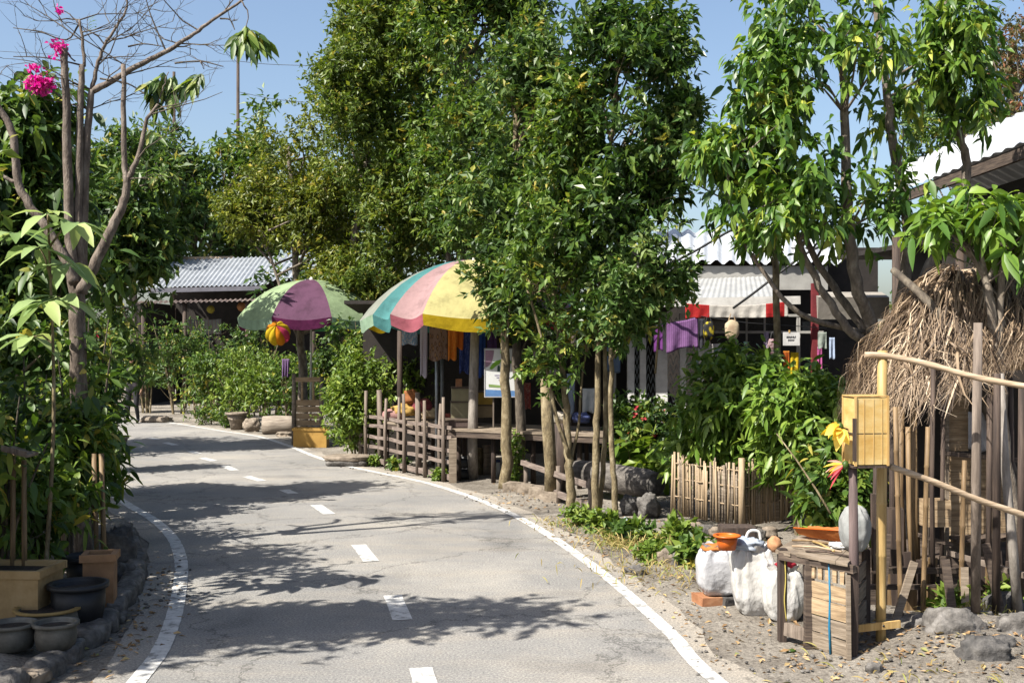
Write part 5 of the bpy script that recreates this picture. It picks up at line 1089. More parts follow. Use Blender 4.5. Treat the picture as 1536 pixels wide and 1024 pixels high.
mtree('slimmest tree of the roadside clump, with one thin branch reaching out', [([(924, 790), (921, 720), (917, 654), (917, 537), (919, 447), (935, 330), (960, 220)], 12.8, .038, .016, 1), ([(917, 540), (940, 510), (962, 490), (976, 440), (985, 400)], 12.75, .014, .006, 0)],
      [E(980, 355, 12.8, 46, 50, .6), E(955, 440, 12.7, 40, 30, .4, .05), E(1005, 300, 12.8, 34, 40, .4), E(1005, 190, 12.9, 32, 40, .4), E(925, 420, 12.7, 48, 46, .5), E(1010, 415, 12.8, 26, 30, .3, .035), E(1005, 250, 12.8, 34, 30, .4), E(935, 480, 12.7, 36, 30, .35)], 760, leafmat('fresh_small_leaf', [(0, (.03, .07, .015)), (.5, (.065, .125, .025)), (.9, (.16, .2, .06)), (1, (.3, .28, .05))]), 68, bark=bark_tan, **dict(fine, ln=.105, twig=.24, branches=60, br=.011, lumps=10, clump=.75, cfreq=2.4))
tag(MB().tube([W(983, 560, 12.7), W(990, 470, 12.7), W(998, 400, 12.7), W(1003, 330, 12.75)], [.012, .011, .009, .005], 6).build('branch', bark_tan), 'thin reddish shoot standing beside the slim roadside tree', 'branch')

# shrubs by the shop
bush('flowering_shrub', 'dark shrub with small red flowers behind the hewn log', 'shrub', V((X_(975, 16.6), 16.6, 0)), 1.25, 1.4, 620, lf_dark, 71, ln=.11, wd=.5, twig=.2, per=9, d=1.1, flowers=(lf_red, 60, .05))
bush('broadleaf_plant', 'broad leaved light green plant between the log and the bamboo planter', 'plant', V((X_(962, 15.6), 15.6, 0)), .8, .9, 60, lf_lime, 72, ln=.26, wd=.45, twig=.2, per=5, blade=True, d=.6)
big_leaf = dict(ln=.14, wd=.34, twig=.26, per=9, blade=True, droop=.4, bend=.3)
bush('leafy_shrub', 'large glossy shrub spilling over the bamboo stick planter', 'shrub', V((X_(1112, 13.4), 13.5, 0)), 2.05, 1.45, 820, leafmat('bright_shrub_leaf', [(0, (.04, .085, .014)), (.5, (.10, .175, .024)), (1, (.20, .27, .05))], rough=.4), 73, d=1.1, low=.3, **big_leaf)
bush('leafy_shrub', 'glossy shrub between the planter and the thatched hut', 'shrub', V((X_(1215, 12.2), 12.4, 0)), 1.75, 1.25, 640, MATS['bright_shrub_leaf'], 74, d=1.0, low=.34, **big_leaf)
bush('leafy_shrub', 'darker shrub in front of the shop pillars, behind the glossy shrubs', 'shrub', V((X_(1150, 15.5), 15.5, 0)), 1.35, 1.5, 480, lf_mid, 75, d=1., **big_leaf)
bush('leafy_shrub', 'low dark shrub against the lantern post', 'shrub', V((X_(1262, 10.8), 10.8, 0)), 1.15, .7, 220, lf_mid, 76, d=.7, **dict(big_leaf, ln=.15))
tag(MB().tube([W(1246, 770, 10.2), W(1225, 735, 10.3), W(1195, 690, 10.4), W(1165, 650, 10.5)], [.012, .01, .008, .004], 6).build('branch', bark_tan), 'bare pale shoot slanting out of the glossy shrubs', 'branch')

# stick planter
def stick_planter():
    a, c, b_ = G(1008, 784), G(1112, 803), G(1228, 785); t = thing('stick_planter', 'planter fenced with upright bamboo sticks, bulging at its corner', 'planter', c); random.seed(5)
    for p, q, n, nm in ((a, c, 52, 'front_panel'), (c, b_, 56, 'side_panel')):
        mb = MB()
        for i in range(n + 1):
            k = i / n; s = p.lerp(q, k) + V((random.gauss(0, .008), random.gauss(0, .012), .1)); h = .66 + random.uniform(-.11, .07); l = V((random.gauss(0, .012), random.gauss(0, .012), 0))
            mb.tube([s, s + l * .5 + V((0, 0, h * .5)), s + l + V((0, 0, h))], random.uniform(.007, .0145), 6, wob=.1, mi=random.choice((0, 0, 1)))
        part(nm, mb, [bamboo_g2, wood_plank_g], t)
        mb = MB(); d = (q - p).normalized(); nr = V((d.y, -d.x, 0))
        for z in (.22, .42, .60): mb.tube([p.lerp(q, k) + nr * .022 * (1 if int(k * 12) % 2 else -1) + V((0, 0, z + .1)) for k in np.linspace(0, 1, 13)], .008, 5)
        part('binding', mb, bamboo_g2, t)
    part('corner_post', MB().tube([c + V((0, -.01, -.02)), c + V((0, -.01, .84))], .035, 9, wob=.05), bamboo_g2, t)
bamboo_g2 = surf('straw_bamboo', (.36, .265, .165), (.17, .12, .072), (.48, .37, .25), rough=.6, **WOODV)
stick_planter()
a, c, b_ = G(1008, 792), G(1112, 812), G(1215, 796); random.seed(6)
for i in range(9):
    p = a.lerp(c, i / 6) if i < 7 else c.lerp(b_, (i - 6) / 5); mb = MB().blob(p + V((0, -.02, .06)), (.09, .07, .055), 80 + i, 16, 11, .3, 1.5, sq=.6, fine=.08)
    tag(mb.build('edging_stone', stone if i % 2 else stone_tan), 'flat edging stone under the bamboo stick planter', 'stone', 'edging stones under the stick planter')
GPL = [(1050, 850, .24, .4, 'leafy weeds growing beside the white sacks', lf_mid, .11), (1010, 818, .2, .45, 'light green weeds under the stick planter', lf_lime, .10), (905, 800, .22, .3, 'weeds at the foot of the paired trunks', lf_lime, .10), (945, 815, .16, .4, 'creeping green weeds around the blue grey stone', lf_mid, .11),
       (985, 842, .13, .4, 'yellowish weeds on the open verge', lf_lime, .07), (870, 790, .2, .3, 'tiny weeds by the forked tree', lf_lime, .07), (600, 705, .12, .3, 'small weeds before the picket fence', lf_mid, .08), (661, 721, .12, .2, 'small weeds by the fence corner post', lf_lime, .07), (1240, 640 + 300, .06, .12, 'tiny sprig at the foot of the crate', lf_lime, .05),
       (1515, 920, .16, .25, 'green weeds among the dark rocks', lf_lime, .09), (560, 699, .12, .2, 'weeds at the first fence picket', lf_lime, .07), (1430, 935, .14, .16, 'fresh shoots beside the pole with dry grass', lf_lime, .11)]
for i, (px, py, h, w_, lab, mt, ln) in enumerate(GPL): bush('weed', lab, 'weed', G(px, py), h, w_, int(40 + 150 * w_), mt, 400 + i, ln=ln, wd=.6, twig=.09, per=6, d=w_ * .7, low=.0, stems=5)
def grass(name, label, px, py, n, h, spread, mat, seed, z=.02):
    rng = np.random.default_rng(seed); b_ = np.array(G(px, py)); t = thing(name, None, None, tuple(b_)); P = b_ + np.c_[rng.normal(size=(n, 2)) * spread, np.full(n, z)]
    D = unit(np.c_[rng.normal(size=(n, 2)) * .55, np.ones(n)]); o = leaf_mesh(name, P, D, unit(rng.normal(size=(n, 3)) + [0, -1, .3]), h * rng.uniform(.5, 1.2, n), np.full(n, .010), mat, t, rng.random(n), True, .5)
    o.parent = None; o.location = tuple(b_); bpy.data.objects.remove(t); o.name = name; tag(o, label, 'grass', kind='stuff')
grass('grass', 'dry straw coloured grass on the verge below the log', 950, 820, 420, .28, .24, lf_dry, 1); grass('grass', 'dry grass tuft round the pole among the rocks', 1470, 945, 340, .34, .13, lf_dry, 2); grass('grass', 'thin green grass by the slim trunks', 915, 800, 200, .22, .2, lf_lime, 3); grass('grass', 'sparse dry grass along the open verge before the sacks', 1000, 858, 380, .16, .42, lf_dry, 5); grass('grass', 'dead grass around the rock pile in the bottom corner', 1440, 990, 420, .16, .35, lf_dry, 6)
grass('grass', 'straw at the base of the forked tree', 850, 790, 160, .14, .22, lf_dry, 4)

# the big leafy tree over the hut, and others on the right
rb = V((X_(1325, 11.2), 11.2, 0)); Yr = 11.0
def wp(l, Y=Yr): return [W(a, b_, Y) for a, b_ in l]
up = rb + V((0, 0, 2.0))
RL = dict(ln=.118, wd=.42, twig=.26, per=11, blade=True, droop=.5, bend=.5, branches=75, br=.02, bark=bark_grey, shell=.6, clump=.75, cfreq=2.6, lumps=8, upn=.75)
tree('big_leaf_tree', 'big many stemmed tree with drooping glossy leaves above the thatch', 'tree', rb,
     [([rb + V((0, 0, -.1)), rb + V((0, 0, 1.0)), W(1316, 520, 11.2), W(1284, 420), W(1271, 320), W(1268, 200), W(1262, 40)] if False else [rb + V((0, 0, -.1)), rb + V((0, 0, 1.0)), W(1316, 520, 11.2)] + wp([(1284, 420), (1271, 320), (1268, 200), (1262, 40)]), .085, .035),
      ([W(1320, 520, 11.2)] + wp([(1280, 500), (1237, 443), (1202, 373), (1180, 300), (1150, 200)]), .05, .02), ([W(1325, 540, 11.2)] + wp([(1297, 496), (1251, 429), (1209, 359), (1180, 250), (1170, 150)], 11.2), .05, .018),
      ([W(1330, 540, 11.2)] + wp([(1362, 380), (1342, 230), (1328, 123), (1310, -30)], 11.3), .065, .03), ([W(1340, 520, 11.3)] + wp([(1385, 420), (1440, 300), (1451, 246), (1435, 189), (1427, 82), (1418, -20)], 11.5), .06, .03),
      ([W(1300, 500, 11.2)] + wp([(1200, 470), (1140, 400), (1100, 330), (1090, 250)], 10.9), .03, .01)],
     [E(1250, 110, Yr, 100, 90, .7), E(1160, 130, Yr, 60, 70, .5), E(1260, 10, Yr, 110, 60, .7), E(1120, 230, Yr, 55, 55, .5), E(1190, 240, Yr, 80, 60, .6), E(1150, 320, 10.8, 85, 55, .5), E(1260, 300, 10.9, 90, 60, .6), E(1375, 40, 11.3, 60, 50, .5), E(1335, 170, 11.2, 45, 50, .4), E(1400, 100, 11.4, 36, 60, .4), E(1340, 310, 10.9, 50, 40, .45), E(1450, 130, 11.3, 34, 60, .4), E(1440, 40, 11.3, 40, 40, .4), E(1480, 190, 11.5, 30, 24, .3)], 880, lf_broad, 81, **RL)
pb_ = V((X_(1172, 13.9), 13.9, 0)); tree('pole_tree', 'straight slim pole tree standing before the red and white banner', 'tree', pb_, [([pb_ + V((0, 0, -.1)), W(1170, 619, 13.9), W(1166, 500, 13.9), W(1163, 355, 13.9), W(1160, 300, 13.9)], .055, .035)],
     [E(1155, 300, 13.8, 70, 40, .5), E(1110, 330, 13.8, 40, 30, .4)], 60, lf_broad, 82, **dict(RL, branches=14, bark=bark_tan))
fb = G(1546, 905); Yf_ = 8.9
tree('front_leaf_tree', 'small tree with bright whorled leaves in front of the thatch', 'tree', fb, [([fb + V((0, 0, -.1)), W(1529, 795, Yf_), W(1512, 720, Yf_), W(1499, 559, Yf_), W(1489, 473, Yf_), W(1476, 413, Yf_), W(1450, 370, Yf_), W(1420, 340, Yf_)], .062, .016), ([W(1499, 560, Yf_), W(1500, 463, Yf_), W(1505, 397, Yf_), W(1520, 330, Yf_), W(1530, 290, Yf_)], .035, .014), ([W(1476, 413, Yf_), W(1470, 350, Yf_), W(1475, 300, Yf_)], .022, .01), ([W(1480, 425, Yf_), W(1500, 370, Yf_), W(1500, 310, Yf_)], .02, .01)],
     [E(1440, 335, Yf_, 55, 30, .4), E(1500, 330, Yf_, 50, 34, .45), E(1400, 345, Yf_, 30, 18, .3), E(1550, 335, Yf_, 40, 36, .4), E(1520, 370, Yf_, 46, 20, .35), E(1455, 300, Yf_, 36, 20, .3)], 110, leafmat('bright_broad_leaf', [(0, (.05, .11, .018)), (.5, (.11, .19, .026)), (1, (.20, .28, .045))], rough=.4), 83, **dict(RL, ln=.15, per=8, twig=.13, droop=.35, branches=46, br=.012, clump=.2, upn=1.))
dk = W(1419, 480, 9.15); tag(MB().tube([W(1340, 405, 9.6), W(1380, 440, 9.3), dk, W(1459, 553, 9.1), W(1519, 712, 9.1), V((X_(1545, 9.1), 9.1, .0))], [.03, .035, .042, .045, .05, .055], 9, wob=.06).build('leaning_trunk', bark_dark), 'dark bare trunk leaning across the thatch down to the corner', 'trunk')
mtree('distant tree with reddish leaf tips at the top corner', [([(1530, 560), (1525, 300), (1515, 120)], 25, .12, .03, 1)], [E(1525, 90, 25, 45, 55, 1.0), E(1560, 60, 25, 50, 80, 1.2), E(1500, 200, 25, 50, 50, 1)], 500, lf_rosy, 84, **dict(fine, clump=.9, branches=40))
mtree('leafy treetop seen between the big tree and the white roof', [([(1440, 560), (1440, 300), (1450, 200)], 24, .12, .03, 1)], [E(1430, 190, 24, 60, 50, 1.0), E(1390, 230, 24, 40, 40, .8)], 420, lf_mid, 85, **dict(fine, branches=30))
wire('black cable running from the clump of trees down to the shop roof', [(905, 215), (985, 235), (1060, 285), (1150, 330)], .013, 13.4, 18); wire('thick black cable from the shop roof towards the lean-to', [(960, 420), (1040, 378), (1120, 335), (1240, 300)], .02, 19, 17)
wire('looped black cable hanging below the thick cable', [(1100, 462), (1130, 440), (1210, 380), (1260, 360)], .02, 18, 17)
# far woods behind everything
rng = np.random.default_rng(77); h_ = thing('woods', None, None, (0, 0, 0)); C, O = spots(rng, [(V((x, 62 + 4 * math.sin(x), 1.6)), (5, 3, 2.6 + .8 * math.sin(x * 1.7))) for x in range(-44, 48, 4)], 2600, .6, .3)
o = foliage('woods', h_, lf_dark, rng, C, O, per=6, ln=.6, twig=1.0); o.parent = None; bpy.data.objects.remove(h_); o.name = 'woods'; tag(o, 'low dark wood far behind the huts', 'woods', kind='stuff')
# ------------------------------------------------------------------ thatched hut in the corner
def thatched_hut():
    t = thing('thatched_hut', 'small stilted hut with shaggy palm thatch behind the bamboo rails', 'hut', V((X_(1450, 9.4), 9.4, 0))); rng = np.random.default_rng(12); random.seed(12)
    Pa, Pr = W(1432, 412, 9.6), W(1740, 385, 9.6); H0 = .98
    def S(a, v):
        k_ = min(1, max(0, (.12 - a) / .4)); RR, H = .70 + .10 * k_, .64 + .28 * k_
        if a >= 0: s = Pa.lerp(Pr, a); d = V((0, -1, 0))
        else: s = Pa; g = -a * math.pi; d = V((-math.sin(g), -math.cos(g), 0))
        return s + d * RR * v + V((0, 0, -H * v ** 1.3 + .03 * noise.noise(V((a * 6, v * 3, 2)))))
    mb = MB(); mb.grid(lambda u, v: S(-1.0 + 2 * u, v), 44, 12)
    back = MB(); back.grid(lambda u, v: Pa.lerp(Pr, u) + V((0, .8 * v, -.9 * v ** 1.3)), 12, 8)
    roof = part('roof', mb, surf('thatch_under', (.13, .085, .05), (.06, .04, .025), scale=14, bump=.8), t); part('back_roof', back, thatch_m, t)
    Vv, Ff, tint = [], [], []
    n = 12500
    for i in range(n):
        a = random.uniform(-1.0, 1.0); v0 = random.random() ** .8 * .96 - .06; ln = random.uniform(.25, .85); v1 = min(v0 + ln, 1.0 + random.random() ** 3 * (.24 if a < .02 else .14)); da = random.gauss(-.03 if a < 0 else -.11, .05 + .05 * v0); w_ = random.uniform(.0018, .0045) if random.random() < .82 else random.uniform(.006, .012); wv = random.gauss(0, .012)
        if a < 0: da *= 1.0
        lift = random.uniform(.005, .06) + (.16 * random.random() ** 5); o = len(Vv); ks = 5
        for k in range(ks + 1):
            q = k / ks; v = v0 + (v1 - v0) * q; aa = max(-1, a + da * q * q + wv * math.sin(q * 7)); p = S(aa, max(v, 0.0)); e = S(aa, max(v, 0) + .02) - p; e.normalize()
            side = (S(min(aa + .01, 1), max(v, .15)) - S(aa - .01 if aa > -.99 else aa, max(v, .15))).normalized(); nr = side.cross(e).normalized(); nr = -nr if nr.z < 0 else nr
            p = p + nr * (lift * (.25 + .75 * math.sin(min(q * 1.3, 1) * math.pi))) + V((0, 0, -.45 * max(0, v - 1)))
            hw = w_ * (1 - .8 * q ** 3); tw = random.gauss(0, .25); sd = side * math.cos(tw) + nr * math.sin(tw)
            Vv += [tuple(p - sd * hw), tuple(p + sd * hw)]
        for k in range(ks): Ff.append((o + 2 * k, o + 2 * k + 1, o + 2 * k + 3, o + 2 * k + 2)); tint.append(0)
        tv = min(1, max(0, random.gauss(.45, .25) + .45 * noise.noise(V((a * 7, v0 * 2.2, 4))))); tint[-ks:] = [tv] * ks
    sb = MB(); sb.add(Vv, Ff, 0, True); ob = part('thatch', sb, leafmat('thatch_strand', [(0, (.035, .023, .016)), (.35, (.105, .07, .043)), (.7, (.25, .18, .115)), (1, (.50, .40, .29))], rough=.6, trans=.12, spec=.3), roof)
    at = ob.data.attributes.new('rnd', 'FLOAT', 'FACE'); at.data.foreach_set('value', np.array(tint, np.float32))
    part('ridge_pole', MB().tube([Pa + V((-.12, 0, .0)), Pr], .03, 8), bamboo_g, t)
    for px, Y, y0, y1, r, mt, nm in ((1352, 9.05, 610, 871, .028, bamboo_b, 'culm'), (1370, 9.15, 600, 868, .027, bamboo_b, 'culm'), (1362, 9.0, 640, 890, .02, bamboo_b, 'culm'), (1338, 9.3, 590, 880, .026, wood_dark, 'post'), (1398, 9.2, 566, 880, .022, wood_grey, 'post'), (1400, 8.85, 540, 905, .019, wood_dark, 'post'), (1514, 9.0, 560, 905, .03, wood_dark, 'post'), (1440, 10.2, 500, 880, .04, wood_dark, 'post')):
        part(nm, MB().tube([W(px + random.uniform(2, 9) * (1 if nm == 'culm' else 0), y1, Y), W(px + random.uniform(-3, 3), (y0 + y1) / 2, Y), W(px, y0, Y)], [r * 1.05, r, r * .95], 9, wob=.05), mt, t)
    for i in range(15):
        px = 1296 + i * 17 + random.uniform(-3, 3); y_ = 9.0 - .25 * i / 15; part('skirt_plank', MB().box((X_(px, y_), y_, .20 + random.uniform(-.06, .03)), (.075 + random.uniform(-.01, .02), .018, .5), Matrix.Rotation(random.uniform(-.06, .06), 3, 'Y')), random.choice((wood_dark, wood_dark, bamboo_b, wood_darkh)), t)
    for px, Y, y0, y1, r in ((1312, 8.9, 600, 880, .022), (1326, 9.0, 640, 880, .02), (1412, 9.0, 600, 900, .018), (1482, 8.9, 590, 920, .024), (1530, 8.7, 580, 930, .026)): part('post', MB().tube([W(px, y1, Y), W(px + 3, y0, Y)], r, 8, wob=.08), wood_dark, t)
    part('back_wall', MB().box((X_(1500, 10.5), 10.5, 1.0), (2.0, .05, 2.0)), dark_in, t); part('floor', MB().box((X_(1480, 9.7), 9.7, .27), (1.5, 1.4, .05)), wood_darkh, t)
    def panel(nm, x0, x1, y0, y1, Y, n, mat, th=.02):
        mb = MB()
        for i in range(n):
            ya, yb = y0 + (y1 - y0) * i / n, y0 + (y1 - y0) * (i + .965) / n; k = Y / F
            mb.box(W((x0 + x1) / 2, (ya + yb) / 2, Y) + V((0, random.uniform(-.003, .003), 0)), ((x1 - x0) * k, th, (yb - ya) * k), j=.0015)
        part(nm, mb, mat, t)
    panel('wall_panel', 1422, 1452, 572, 676, 9.25, 9, wood_plank); panel('wall_panel', 1423, 1508, 684, 812, 9.3, 11, wood_plank); panel('wall_panel', 1423, 1500, 812, 842, 9.3, 2, wood_plank_g)
    part('corner_post', MB().beam(W(1420, 880, 9.22), W(1420, 566, 9.22), .03, .03, up=(0, 1, 0)), wood_plank_g, t); part('ledge', MB().beam(W(1412, 679, 9.12), W(1530, 690, 9.12), .06, .035), wood_darkh, t)
    part('shelf', MB().box(W(1475, 806, 9.15), (.50, .22, .02), Matrix.Rotation(-.05, 3, 'Y')), wood_darkh, t)
    for a, b_, w_ in (((1378, 802, 9.0), (1428, 816, 9.0), .03), ((1306, 855, 8.7), (1490, 855, 8.9), .045), ((1287, 880, 8.4), (1500, 880, 8.9), .04), ((1421, 828, 8.9), (1550, 866, 8.2), .045)): part('cross_beam', MB().beam(W(*a), W(*b_), .03, w_, j=.004), wood_darkh if a[1] != 828 else wood_grey, t)
thatched_hut()
# things kept in and round the hut
def plank_box(label, x0, x1, y0, y1, Y, n, mat, dep=.2, rot=0.0, name='plank_box', cat='box', taper=1.0):
    k = Y / F; c = W((x0 + x1) / 2, y1, Y); rt = Matrix.Rotation(rot, 3, 'Z'); w_, h_ = (x1 - x0) * k, (y1 - y0) * k; t = thing(name, label, cat, c)
    for sy, nm in ((-1, 'front_board'), (1, 'back_board')):
        mb = MB()
        for i in range(n): mb.box(c + rt @ V((0, sy * dep / 2, h_ * (i + .5) / n)), (w_, .015, h_ / n * .95), rt, j=.001)
        part(nm, mb, mat, t)
    for sx in (-1, 1): part('side_board', MB().box(c + rt @ V((sx * (w_ / 2 - .0085), 0, h_ / 2)), (.014, dep - .018, h_ * .99), rt), mat, t)
    part('base', MB().box(c + V((0, 0, .012)), (w_ - .035, dep - .03, .015), rt), wood_dark, t)
plank_box('small wooden crate hung under the hut between the brown culms and the pale wall', 1382, 1421, 748, 788, 9.0, 3, wood_plank, .14)
plank_box('dark tall box standing behind the yellow bamboo post', 1330, 1352, 760, 848, 8.6, 1, wood_dark, .1)
plank_box('brown upright wooden bin below the hut floor', 1390, 1415, 878, 945, 8.6, 1, bamboo_b, .12); plank_box('pale twin board bin beside the brown bin', 1353, 1372, 880, 940, 8.8, 1, bamboo_b, .1)
cloth_piece('hanging_cloth', 'white sheet hanging in the doorway of the thatched hut', 'cloth', W(1452, 617, 9.15), W(1490, 619, 9.15), .31, cloth('hut_white', (.62, .62, .64), .2), 95, folds=2, amp=.008)
for px, py, h, r, lab in ((1381, 970, .10, .04, 'short sawn stump on the ground before the hut'), (1400, 962, .09, .028, 'thinner short stump beside the sawn one')):
    p = G(px, py); t = thing('stump', lab, 'stump', p); part('bark', MB().tube([p + V((0, 0, -.03)), p + V((0, 0, h))], [r * 1.1, r], 10, wob=.06), wood_grey, t); part('cut_face', MB().lathe([(0, .006), (r * .6, .006), (r * .93, 0)], p + V((0, 0, h)), 10), stone_tan, t)
tag(MB().tube([G(1300, 985) + V((0, 0, .03)), G(1390, 975) + V((0, 0, .06)), G(1455, 955) + V((0, 0, .13))], [.03, .035, .03], 9, wob=.1).build('driftwood', bark_tan), 'long weathered driftwood lying before the hut', 'log')
for x0, y0, x1, y1, Y, w_, mt, lab in ((1318, 955, 1330, 800, 8.35, .07, wood_darkh, 'dark board leaning behind the yellow bamboo post'), (1338, 950, 1372, 842, 8.3, .055, wood_plank_g, 'grey board leaning under the hut beam'), (1432, 945, 1418, 838, 8.3, .06, wood_darkh, 'dark board leaning by the weathered pole'), (1448, 940, 1446, 850, 8.35, .05, wood_plank_g, 'short grey board upright beside the leaning dark board'), (1505, 935, 1478, 815, 8.3, .06, wood_darkh, 'dark board leaning across the corner poles')):
    a, b_ = W(x0, y0, Y), W(x1, y1, Y + .12); a.z = max(a.z, -.02); tag(MB().beam(a, b_, w_, .02, up=(0, -1, .1), j=.004).build('board', mt), lab, 'board')
for x0, x1, y1, Y, lab in ((1352, 1343, 610, 8.4, 'brown bamboo pole leaning just behind the yellow post'), (1384, 1392, 640, 8.5, 'brown bamboo pole standing by the hanging crate'), (1440, 1447, 690, 8.45, 'slim brown bamboo pole before the pale plank wall')):
    a = V((X_(x0, Y), Y, -.03)); b_ = W(x1, y1, Y + .1); tag(MB().tube([a] + [a.lerp(b_, k) + V((0, 0, dz)) for k in (.2, .4, .6, .8) for dz in (-.012, 0, .012)] + [b_], [.02] + [.019, .0225, .019] * 4 + [.018], 9).build('bamboo_pole', bamboo_b), lab, 'pole')
# bamboo rail fence with the yellow post
pY = G(1321, 978); Yp = pY.y; t = thing('bamboo_fence', 'bamboo rail fence with a tall yellow post and two sloping rails', 'fence', pY)
mb = MB(); n = 6; zt = 2.04
for i in range(n): pass
pts, rad = [], []
for i in range(n + 1):
    z = -.05 + (zt + .05) * i / n; pts += [V((pY.x + .012 * i / n, Yp, z)), V((pY.x + .012 * i / n, Yp, z + .012)), V((pY.x + .012 * i / n, Yp, z + .024))] if 0 < i < n else [V((pY.x + .012 * i / n, Yp, z))]
    rad += [.034, .038, .034] if 0 < i < n else [.034]
part('post', MB().tube(pts, rad, 12), bamboo_y, t)
ra = [W(1297, 532, 7.68), W(1335, 534, 7.66), W(1400, 548, 7.6), W(1465, 566, 7.5), W(1560, 583, 7.35)]; part('rail', MB().tube(smooth_path(ra, 4), [.021, .022, .021, .023, .02] * 3 + [.021, .021], 9, wob=.04), bamboo_g, t)
rb_ = [W(1335, 699, 7.68), W(1400, 722, 7.7), W(1470, 750, 7.72), W(1560, 780, 7.74)]; part('rail', MB().tube(smooth_path(rb_, 4), [.022, .021, .023, .021] * 3 + [.021], 9, wob=.04), bamboo_g, t)
p = G(1463, 950); part('post', MB().tube([p + V((0, 0, -.05)), W(1464, 720, 7.85), W(1467, 484, 7.85)], [.036, .034, .030], 10, wob=.05), wood_grey, t)
p = G(1494, 944); part('post', MB().tube([p + V((0, 0, -.05)), W(1495, 690, 8.2), W(1496, 560, 8.2)], [.03, .028, .025], 9, wob=.05), wood_dark, t)
p = G(1529, 938); part('post', MB().tube([p + V((0, 0, -.05)), W(1520, 830, 8.25), W(1508, 700, 8.3), W(1500, 560, 8.35)], [.038, .035, .032, .028], 9, wob=.05), bark_pale, t)
part('cross_piece', MB().beam(W(1269, 944, 7.55), W(1350, 935, 7.66), .018, .048), wood_tan, t)
part('bolt', MB().lathe([(.010, 0), (.008, .006), (0, .008)], W(1325, 938, 7.62), 8, rot=Matrix.Rotation(R(90), 3, 'X')), dark_metal, t)
p = G(1280, 988); part('post', MB().tube([p + V((0, 0, -.05)), W(1281, 850, 7.55), W(1279, 690, 7.56)], [.03, .032, .029], 10, wob=.07), surf('purplish_wood', (.12, .085, .08), (.05, .036, .036), (.2, .15, .14), **WOODV), t)
p = G(1272, 994); part('brace', MB().beam(p + V((0, -.02, -.03)), W(1272, 862, 7.47), .025, .03, up=(0, 1, 0)), wood_plank_g, t)
part('brace', MB().beam(W(1314, 855, 8.0), W(1312, 740, 8.0), .05, .04, up=(0, 1, 0)), wood_dark, t)
# lantern box on the dark post
lk = 7.5 / F; c = W(1298, 645, 7.56); w_, h_ = 54 * lk, 103 * lk; t = thing('lantern_box', 'yellow paper covered lantern box fixed on the dark post', 'lantern', W(1298, 697, 7.56))
rt = Matrix.Rotation(.12, 3, 'Z'); pap = surf('amber_paper', (.62, .42, .15), (.50, .29, .07), (.70, .54, .26), scale=4, stretch=(1, 1, 2), bump=.15, rough=.6)
mb = MB()
for dx, dy, sx, sy in ((0, -1, w_ - .02, .006), (0, 1, w_ - .02, .006), (-1, 0, .006, w_ * .8), (1, 0, .006, w_ * .8)): mb.box(c + rt @ V((dx * (w_ / 2 - .01), dy * w_ * .4, 0)), (sx, sy, h_ - .016), rt)
part('paper_panel', mb, pap, t)
mb = MB()
for sx in (-.22, .05, .3): mb.box(c + rt @ V((sx * w_, -w_ * .4 - .0045, 0)), (.004, .003, h_ - .03), rt)
part('rib', mb, wood_tan, t)
mb = MB()
for sx in (-1, 1):
    for sy in (-1, 1): mb.box(c + rt @ V((sx * (w_ / 2 - .008), sy * w_ * .4 + sy * .004, 0)), (.014, .014, h_), rt)
part('frame', mb, wood_tan, t)
mb = MB(); mb.box(c + rt @ V((0, 0, -h_ / 2 - .007)), (w_ + .012, w_ * .85, .014), rt); part('base', mb, wood_dark, t); part('lid', MB().box(c + rt @ V((0, 0, h_ / 2 + .003)), (w_ + .004, w_ * .83, .008), rt), wood_tan, t)
part('wire', MB().box(c + rt @ V((0, 0, -.015)), (w_ + .01, w_ * .83, .006), rt), dark_metal, t); part('side_strip', MB().box(c + rt @ V((-w_ / 2 + .0, -w_ * .42, -h_ * .12)), (.022, .016, h_ * .62), rt), wood_dark, t)
def flower(label, px, py, Y, n, ln, mats, seed, wd=.55, spread=1.0, dirn=(-.6, -.5, 0)):
    rng = np.random.default_rng(seed); p = W(px, py, Y); t = thing('paper_flower', label, 'ornament', p); d = unit(np.array(dirn) + rng.normal(size=(n, 3)) * spread); P = np.tile(np.array(p), (n, 1)) + d * .015
    for i, m_ in enumerate(mats):
        s = slice(i, n, len(mats)); k = len(P[s]); leaf_mesh('petal', P[s], d[s], unit(rng.normal(size=(k, 3)) * .5 + [0, -1, .3]), ln * rng.uniform(.75, 1.15, k), ln * wd * rng.uniform(.8, 1.1, k), m_, t, rng.random(k), True, .35)
    part('centre', MB().blob(p, (.025, .025, .03), 1, 10, 8, .1), lf_lime, t)
    part('stalk', MB().tube([p, W(px + 12, py + 4, Y + .03)], .006, 5), wood_dark, t)
flower('big yellow paper flower fixed to the side of the lantern box', 1260, 640, 7.52, 14, .10, [leafmat('yellow_petal', [(0, (.62, .44, .04)), (1, (.75, .60, .14))], trans=.35)], 5, .7, .6, (-.5, -.6, -.1))
flower('drooping red and yellow heliconia flower under the lantern box', 1268, 697, 7.52, 9, .125, [lf_red, leafmat('gold_petal', [(0, (.66, .38, .03)), (1, (.7, .5, .06))], trans=.3), leafmat('pink_petal', [(0, (.62, .25, .18)), (1, (.7, .4, .3))], trans=.3)], 6, .16, .28, (-1, -.3, -.15))

